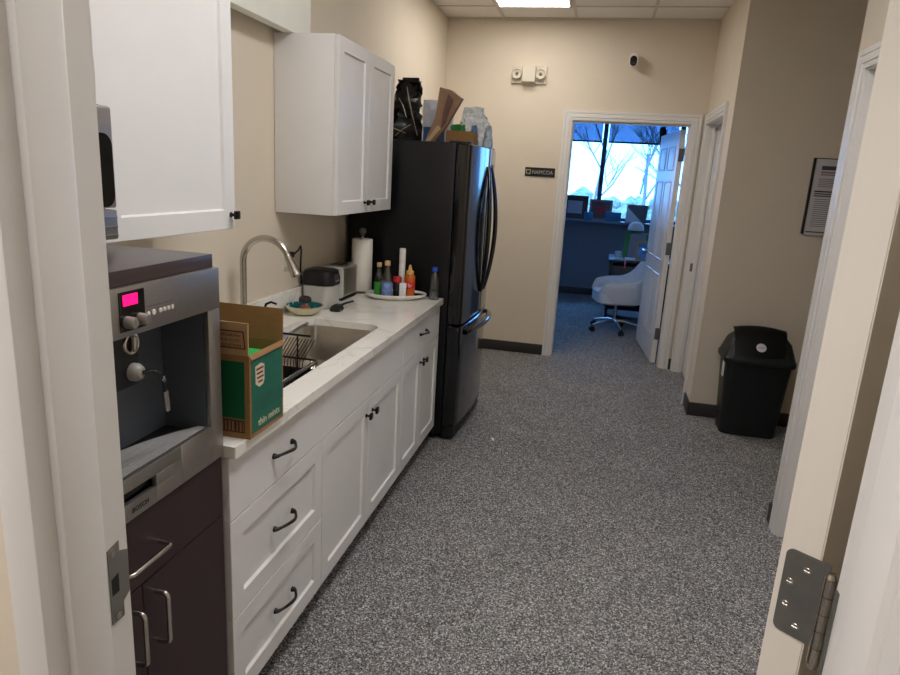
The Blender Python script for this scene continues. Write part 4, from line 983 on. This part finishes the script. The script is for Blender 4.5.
text('lettering', 'mini', Vector((tcx-.012, tcy-.1435, .6335))+cN*.0024, X, cN.cross(X)*-1 if cN.cross(X).z < 0 else cN.cross(X), .034, GREYTXT, stk, height=.012)
bm = B(); box(bm, tcx-.2135, tcx-.206, tcy-.09, tcy-.04, .40, .50, .002); plabel(mesh('side_label', bm, M('label white', (220, 218, 214), rough=.5), bn), 'white paper label')

# paper scrap on the carpet
bm = B(); prism(bm, [(-.535, 3.915, .0012), (-.515, 3.875, .0012), (-.508, 3.88, .0012), (-.52, 3.92, .0012)], Z*.003); tag(mesh('paper_scrap', bm, PAPER), 'tiny white paper scrap on the carpet near the fridge', 'scrap')

# ---------------------------------------------------------------- office
CH = M('light grey upholstery', (216, 214, 212), rough=.75, var=.03, bump=.2, bscale=200)
cx, cy = 0.30, 7.58
ch = thing('office_chair', (cx, cy, 0), 'pale upholstered bucket chair on a chrome five-star base in the office', 'chair')
def prof_h(a):      # a: 0 at the back (+x), pi at the front
    a = abs(a); 
    if a < 0.7: return .80-.02*(a/0.7)
    if a < 1.6: return .78-.19*(1-(1-(a-.7)/.9)**2)
    if a < 2.3: return .59-.03*((a-1.6)/.7)
    return .56-.10*((a-2.3)/.45)
bm = B(); na = 40; amax = 2.72
outer, inner = [], []
for i in range(na+1):
    a = -amax+2*amax*i/na; h = prof_h(a)
    co, si = math.cos(a), math.sin(a)
    def P(rx, ry, z, off=0): return Vector((cx+off+rx*math.copysign(abs(co)**.75, co), cy+ry*math.copysign(abs(si)**.75, si), z))
    k = (h-.34)/.46
    outer.append([P(.19, .19, .325), P(.25, .25, .345), P(.27, .27, .42), P(.285+.02*k, .285, .34+.75*(h-.34)), P(.30+.03*k, .29, h-.012), P(.292+.03*k, .282, h)])
    tuft = .012*abs(math.sin(a*9))
    inner.append([P(.275+.03*k-.0, .265, h-.002), P(.255+.03*k-tuft, .245-tuft, h-.03), P(.235-tuft, .23-tuft, .52), P(.225, .22, .44), P(.10, .10, .435)])
rings = [o+i for o, i in zip(outer, inner)]
V = [[bm.verts.new(p) for p in r] for r in rings]
for a, b in zip(V, V[1:]):
    for i in range(len(a)-1): bm.faces.new((a[i], a[i+1], b[i+1], b[i]))
for r in (V[0], V[-1]): bm.faces.new(r)
mesh('shell', bm, CH, ch, sharp=50)
bm = B(); loft(bm, [rrect(cx-.03, cy, .20, .2, .09, .325), rrect(cx-.035, cy, .245, .225, .1, .345), rrect(cx-.035, cy, .245, .225, .1, .45), rrect(cx-.035, cy, .22, .2, .1, .47)]); mesh('seat', bm, CH, ch)
bm = B(); tube(bm, [(cx-.03, cy, .10), (cx-.03, cy, .22), (cx-.03, cy, .221), (cx-.03, cy, .324)], [.028, .028, .016, .016], 14); mesh('gas_lift', bm, CHROME, ch)
for k in range(5):
    a = math.radians(200+72*k); d = Vector((math.cos(a), math.sin(a), 0)); o = Vector((cx-.03, cy, 0))
    bm = B(); tube(bm, [o+Z*.115, o+d*.1+Z*.115, o+d*.22+Z*.09, o+d*.285+Z*.072], [.022, .018, .014, .012], 10); lg = mesh('leg', bm, CHROME, ch)
    bm = B(); c = o+d*.285; s = Vector((-d.y, d.x, 0))
    for q in (-1, 1): tube(bm, [c+s*q*.006+Z*.0285, c+s*q*.022+Z*.0285], .028, 16)
    tube(bm, [c+Z*.04, c+Z*.075], .008, 8); mesh('caster', bm, BLACKP, lg)
ch.rotation_euler = (0, 0, math.radians(14))
DK = M('black desk', (30, 32, 38), rough=.4, var=.05)
dk = thing('desk', (0.85, 8.5, 0), 'black desk in the office behind the pale chair', 'desk')
bm = B(); box(bm, .15, 1.75, 8.2, 8.85, .705, .735, .003); mesh('desktop', bm, DK, dk)
bm = B(); box(bm, .17, .20, 8.22, 8.83, .0005, .7045); box(bm, 1.70, 1.73, 8.22, 8.83, .0005, .7045); mesh('side_panel', bm, DK, dk)
bm = B(); box(bm, .2005, 1.6995, 8.55, 8.57, .1, .7045); mesh('modesty_panel', bm, DK, dk)
bm = B(); box(bm, .2005, .62, 8.24, 8.545, .12, .66, .003); mesh('pedestal', bm, DK, dk)
DZ = .7355
bf = thing('document_holder', (.45, 8.55, DZ), 'green backed holder of grey papers standing on the office desk', 'holder')
bm = B(); prism(bm, [(.31, 8.50, DZ), (.62, 8.50, DZ), (.62, 8.58, DZ+.30), (.33, 8.58, DZ+.33)], (0, .03, 0)); mesh('green_back', bm, M('green folder', (60, 140, 84), rough=.5, var=.08), bf)
bm = B(); prism(bm, [(.37, 8.488, DZ+.004), (.58, 8.488, DZ+.004), (.57, 8.568, DZ+.30), (.385, 8.568, DZ+.30)], (0, .009, 0)); mesh('papers', bm, M('grey sheet', (150, 152, 166), rough=.7, var=.05), bf)
cpz = DZ+.332
cp_ = thing('baseball_cap', (.44, 8.58, cpz), 'white baseball cap resting on top of the green document holder', 'cap')
bm = B(); lathe(bm, .44, 8.60, [(.095, cpz), (.098, cpz+.02), (.088, cpz+.07), (.055, cpz+.105), (.008, cpz+.115)], 28, 1, 1.1); mesh('crown', bm, PAPER, cp_)
bm = B(); pts = [(.44+.1*math.cos(a), 8.58-.02-.12*math.sin(a), cpz-.004+.012*abs(math.cos(a))) for a in [PI*i/12 for i in range(13)]]; prism(bm, pts, (0, 0, .006)); mesh('brim', bm, M('dark brim', (40, 44, 60), rough=.6), cp_)
pf = thing('photo_frame', (.56, 8.3, DZ), 'wooden photo frame leaning in front of the green holder on the desk', 'frame')
O = Vector((.47, 8.27, DZ+.001)); U = Vector((.96, .28, 0)).normalized(); Vv = Vector((.05, .22, .97)); Vv = (Vv-U*Vv.dot(U)).normalized()
bm = B(); rectloft(bm, O, U, Vv, .18, .24, [(0, -.012), (0, .006), (.022, .006), (.022, .0)], cap1=True); mesh('frame', bm, M('pale wood', (190, 160, 120), rough=.5, var=.08), pf)
bm = B(); rectloft(bm, O+U*.023+Vv*.023, U, Vv, .134, .194, [(0, .0005), (0, .002)]); mesh('photo', bm, M('blue snow photo', (120, 160, 215), rough=.3, var=.45, scale=14), pf)
gb = thing('glass_box', (.235, 8.36, DZ), 'small clear box on the left end of the office desk', 'box')
bm = B(); box(bm, .21, .30, 8.34, 8.42, DZ+.012, DZ+.09, .004); mesh('case', bm, M('clear acrylic', (190, 200, 210), rough=.1, alpha=.5), gb)
bm = B(); box(bm, .20, .31, 8.33, 8.43, DZ, DZ+.0115, .002); mesh('base', bm, PAPER, gb)
bm = B(); box(bm, .34, .46, 8.26, 8.40, DZ, DZ+.02, .002); tag(mesh('paper_stack', bm, PAPER), 'low stack of white papers on the office desk before the green holder', 'papers')
bm = B(); prism(bm, [(.325, 8.24, DZ+.001), (.355, 8.24, DZ+.001), (.35, 8.197, DZ+.002), (.33, 8.197, DZ+.002)], Z*.002); prism(bm, [(.33, 8.1965, DZ+.004), (.352, 8.1965, DZ+.004), (.35, 8.192, DZ-.09), (.335, 8.192, DZ-.09)], (0, -.002, 0))
tag(mesh('ribbon', bm, M('pink ribbon', (230, 110, 130), rough=.5)), 'pink ribbon hanging over the front edge of the office desk', 'ribbon')
# things on the window sill
SZ = WZ0+.0305
def leanframe(name, x0, x1, h, m_frame, m_in, label, cat, bw_=.03, y=9.76):
    t = thing(name, ((x0+x1)/2, y, SZ), label, cat)
    O = Vector((x0, y, SZ+.001)); Vv = Vector((0, .12, 1)).normalized()
    bm = B(); rectloft(bm, O, X, Vv, x1-x0, h, [(0, -.02), (0, 0), (bw_, 0), (bw_, -.006)], cap1=True); mesh('frame', bm, m_frame, t)
    bm = B(); rectloft(bm, O+X*(bw_+.001)+Vv*(bw_+.001), X, Vv, x1-x0-2*bw_-.002, h-2*bw_-.002, [(0, -.0055), (0, -.003)]); mesh('picture', bm, m_in, t)
    return t, O, Vv
NAVY = M('dark frame', (26, 30, 42), rough=.4)
leanframe('picture_frame', -.56, -.20, .33, NAVY, M('pale print', (170, 168, 186), rough=.5, var=.1), 'large dark picture frame at the left of the office window sill', 'picture', .075, 9.80)
t, O, Vv = leanframe('picture_frame', -.175, .145, .29, M('grey frame', (120, 120, 130), rough=.4), M('dusky picture', (104, 74, 78), rough=.5, var=.15, scale=6), 'grey framed picture with a red heart on the office window sill', 'picture', .028, 9.80)
bm = B(); hp = []
for i in range(32):
    a = 2*PI*i/32; hp.append((16*math.sin(a)**3*.0042, (13*math.cos(a)-5*math.cos(2*a)-2*math.cos(3*a)-math.cos(4*a))*.0042))
Nn = X.cross(Vv); cc = O+X*.16+Vv*.15+Nn*(-.0028); prism(bm, [cc+X*a+Vv*b for a, b in hp], Nn*.001); mesh('heart', bm, M('red heart', (168, 40, 44), rough=.5), t)
BLUEB = M('blue box print', (36, 118, 170), rough=.4, var=.25, scale=25)
for x0, x1, h, y, lab in ((-.235, -.115, .11, 9.70, 'small blue box in front of the grey heart picture on the sill'), (.06, .275, .13, 9.70, 'wider blue box on the sill beside the grey heart picture')):
    bm = B(); box(bm, x0, x1, y, y+.05, SZ+.0003, SZ+h, .002); tag(mesh('gift_box', bm, BLUEB), lab, 'box', 'blue boxes on the office sill')
t = thing('canvas_print', (.48, 9.76, SZ), 'square grey and white canvas leaning on the right of the office sill', 'picture')
O = Vector((.335, 9.76, SZ+.001)); Vv = Vector((.06, .12, 1)).normalized(); U = X
bm = B(); rectloft(bm, O, U, Vv, .285, .25, [(0, -.02), (0, 0)]); mesh('canvas', bm, M('mauve grey canvas', (120, 114, 122), rough=.7, var=.08), t)
bm = B(); Nn = U.cross(Vv); prism(bm, [O+U*.006+Vv*.006+Nn*.0003, O+U*.24+Vv*.006+Nn*.0003, O+U*.006+Vv*.21+Nn*.0003], Nn*.001); mesh('white_corner', bm, PAPER, t)
# roller shades
SHADE = glass_mat('blue shade mesh', (0.25, 0.305, 0.36), 0.02)
for x0, x1, lab in ((-1.04, -.10, 'translucent blue roller shade on the left window pane'), (-.01, .92, 'translucent blue roller shade on the wide centre window pane')):
    t = thing('roller_shade', ((x0+x1)/2, OY-.02, 2.6), lab, 'shade', 'blue roller shades')
    bm = B(); box(bm, x0, x1, OY+.005, OY+.0065, 2.205, WZ1-.05); mesh('fabric', bm, SHADE, t)
    bm = B(); box(bm, x0-.002, x1+.002, OY-.002, OY+.012, 2.178, 2.2045, .003); mesh('hem_bar', bm, NAVY, t)
    bm = B(); tube(bm, [(x0, OY+.0, WZ1-.028), (x1, OY+.0, WZ1-.028)], .02, 12); mesh('roller', bm, NAVY, t)
# dark tapered strap hung over the office door
bm = B()
pts = [(.550, 1.74), (.550, 2.15), (.545, 2.185), (.53, 2.2), (.50, 2.205), (.484, 2.19), (.482, 2.16), (.492, 2.08), (.541, 1.75)]
prism(bm, [(a, 7.196, b) for a, b in pts], Y*.04)
bmesh.ops.bevel(bm, geom=bm.edges[:], offset=.003, segments=2, affect='EDGES')
tag(mesh('hanging_umbrella', bm, M('black nylon', (18, 22, 32), rough=.6)), 'black tapered folded umbrella hanging at the free top edge of the open office door', 'umbrella')

# ---------------------------------------------------------------- outdoors beyond the office window
bm = B(); box(bm, -40, 40, OY+.16, 90, -.5, -.3); g = mesh('ground_outside', bm, M('pale winter ground', (206, 204, 196), rough=.9, var=.1, scale=.6)); g['kind'] = 'structure'; g['label'] = 'pale winter ground outside the window'
BARK = M('pale bark', (128, 126, 122), rough=.9, var=.1)
def tree(x, y, h, seed, label):
    rnd = random.Random(seed); bm = B(); base = Vector((x, y, -.3))
    def grow(p, d, L, r, lev):
        q = p+d*L*.5+Vector((rnd.uniform(-.05, .05), rnd.uniform(-.05, .05), 0))*L; e = q+(d+Vector((rnd.uniform(-.15, .15), rnd.uniform(-.15, .15), .1))).normalized()*L*.5
        tube(bm, [p, q, e], [r, r*.85, r*.65], 5)
        if lev == 0: return
        for k in range(4 if lev > 1 else 3):
            t = rnd.uniform(.35, 1.0); b = p.lerp(e, t) if t < .97 else e
            nd = (d+Vector((rnd.uniform(-1, 1), rnd.uniform(-1, 1), rnd.uniform(-.1, .7)))).normalized()
            grow(b, nd, L*rnd.uniform(.5, .7), r*.5, lev-1)
    grow(base, Vector((rnd.uniform(-.1, .1), 0, 1)).normalized(), h, h*.022, 4)
    tag(mesh('bare_tree', bm, BARK), label, 'tree', 'bare trees outside the window')
for a in ((-2.2, 18, 2.6, 1, 'bare tree beyond the left window pane'), (.9, 20, 2.8, 2, 'bare tree beyond the centre of the wide window pane'), (2.6, 23, 3.0, 3, 'bare tree beyond the right side of the window'), (-.4, 27, 3.2, 5, 'bare tree farthest away behind the window mullion')): tree(*a)
bm = B(); rnd = random.Random(9)
for i in range(160):
    x = rnd.uniform(-8, 10); y = rnd.uniform(30, 33); r = rnd.uniform(.25, .6)
    bmesh.ops.create_icosphere(bm, subdivisions=1, radius=r, matrix=Matrix.Translation((x, y, rnd.uniform(-.2, .9))))
h = tag(mesh('hedge_row', bm, M('pale hedge', (150, 160, 140), rough=.9, var=.3, scale=4)), 'low pale hedge far outside the office window', 'hedge'); h['kind'] = 'stuff'

# ---------------------------------------------------------------- sky
w = bpy.data.worlds.new('sky'); bpy.context.scene.world = w; w.use_nodes = True
nt = w.node_tree; bg = nt.nodes['Background']
bg.inputs['Color'].default_value = (0.155, 0.415, 1.0, 1); bg.inputs['Strength'].default_value = 8.5

# ---------------------------------------------------------------- camera
F, PITCH, YAW, ROLL, H = 658.06, math.radians(-13.8943), math.radians(-12.1137), math.radians(3.2951), 1.6232
cp_, sp2 = math.cos(PITCH), math.sin(PITCH); cy_, sy_ = math.cos(YAW), math.sin(YAW); cr_, sr_ = math.cos(ROLL), math.sin(ROLL)
fwd = Vector((sy_*cp_, cy_*cp_, sp2)); r = Vector((cy_, -sy_, 0)); u = r.cross(fwd)
r2 = r*cr_+u*sr_; u2 = -r*sr_+u*cr_
cam = bpy.data.cameras.new('camera'); co = bpy.data.objects.new('camera', cam); C.objects.link(co)
m = Matrix.Identity(4)
for i in range(3): m[i][0] = r2[i]; m[i][1] = u2[i]; m[i][2] = -fwd[i]
m[2][3] = H
co.matrix_world = m
cam.sensor_width = 36; cam.sensor_fit = 'HORIZONTAL'; cam.lens = F*36/900; cam.clip_start = 0.05; cam.clip_end = 300
bpy.context.scene.camera = co

vs = bpy.context.scene.view_settings
vs.view_transform = 'Standard'; vs.look = 'None'; vs.exposure = 0.0; vs.gamma = 1.0; vs.use_curve_mapping = False
bpy.context.scene.display_settings.display_device = 'sRGB'
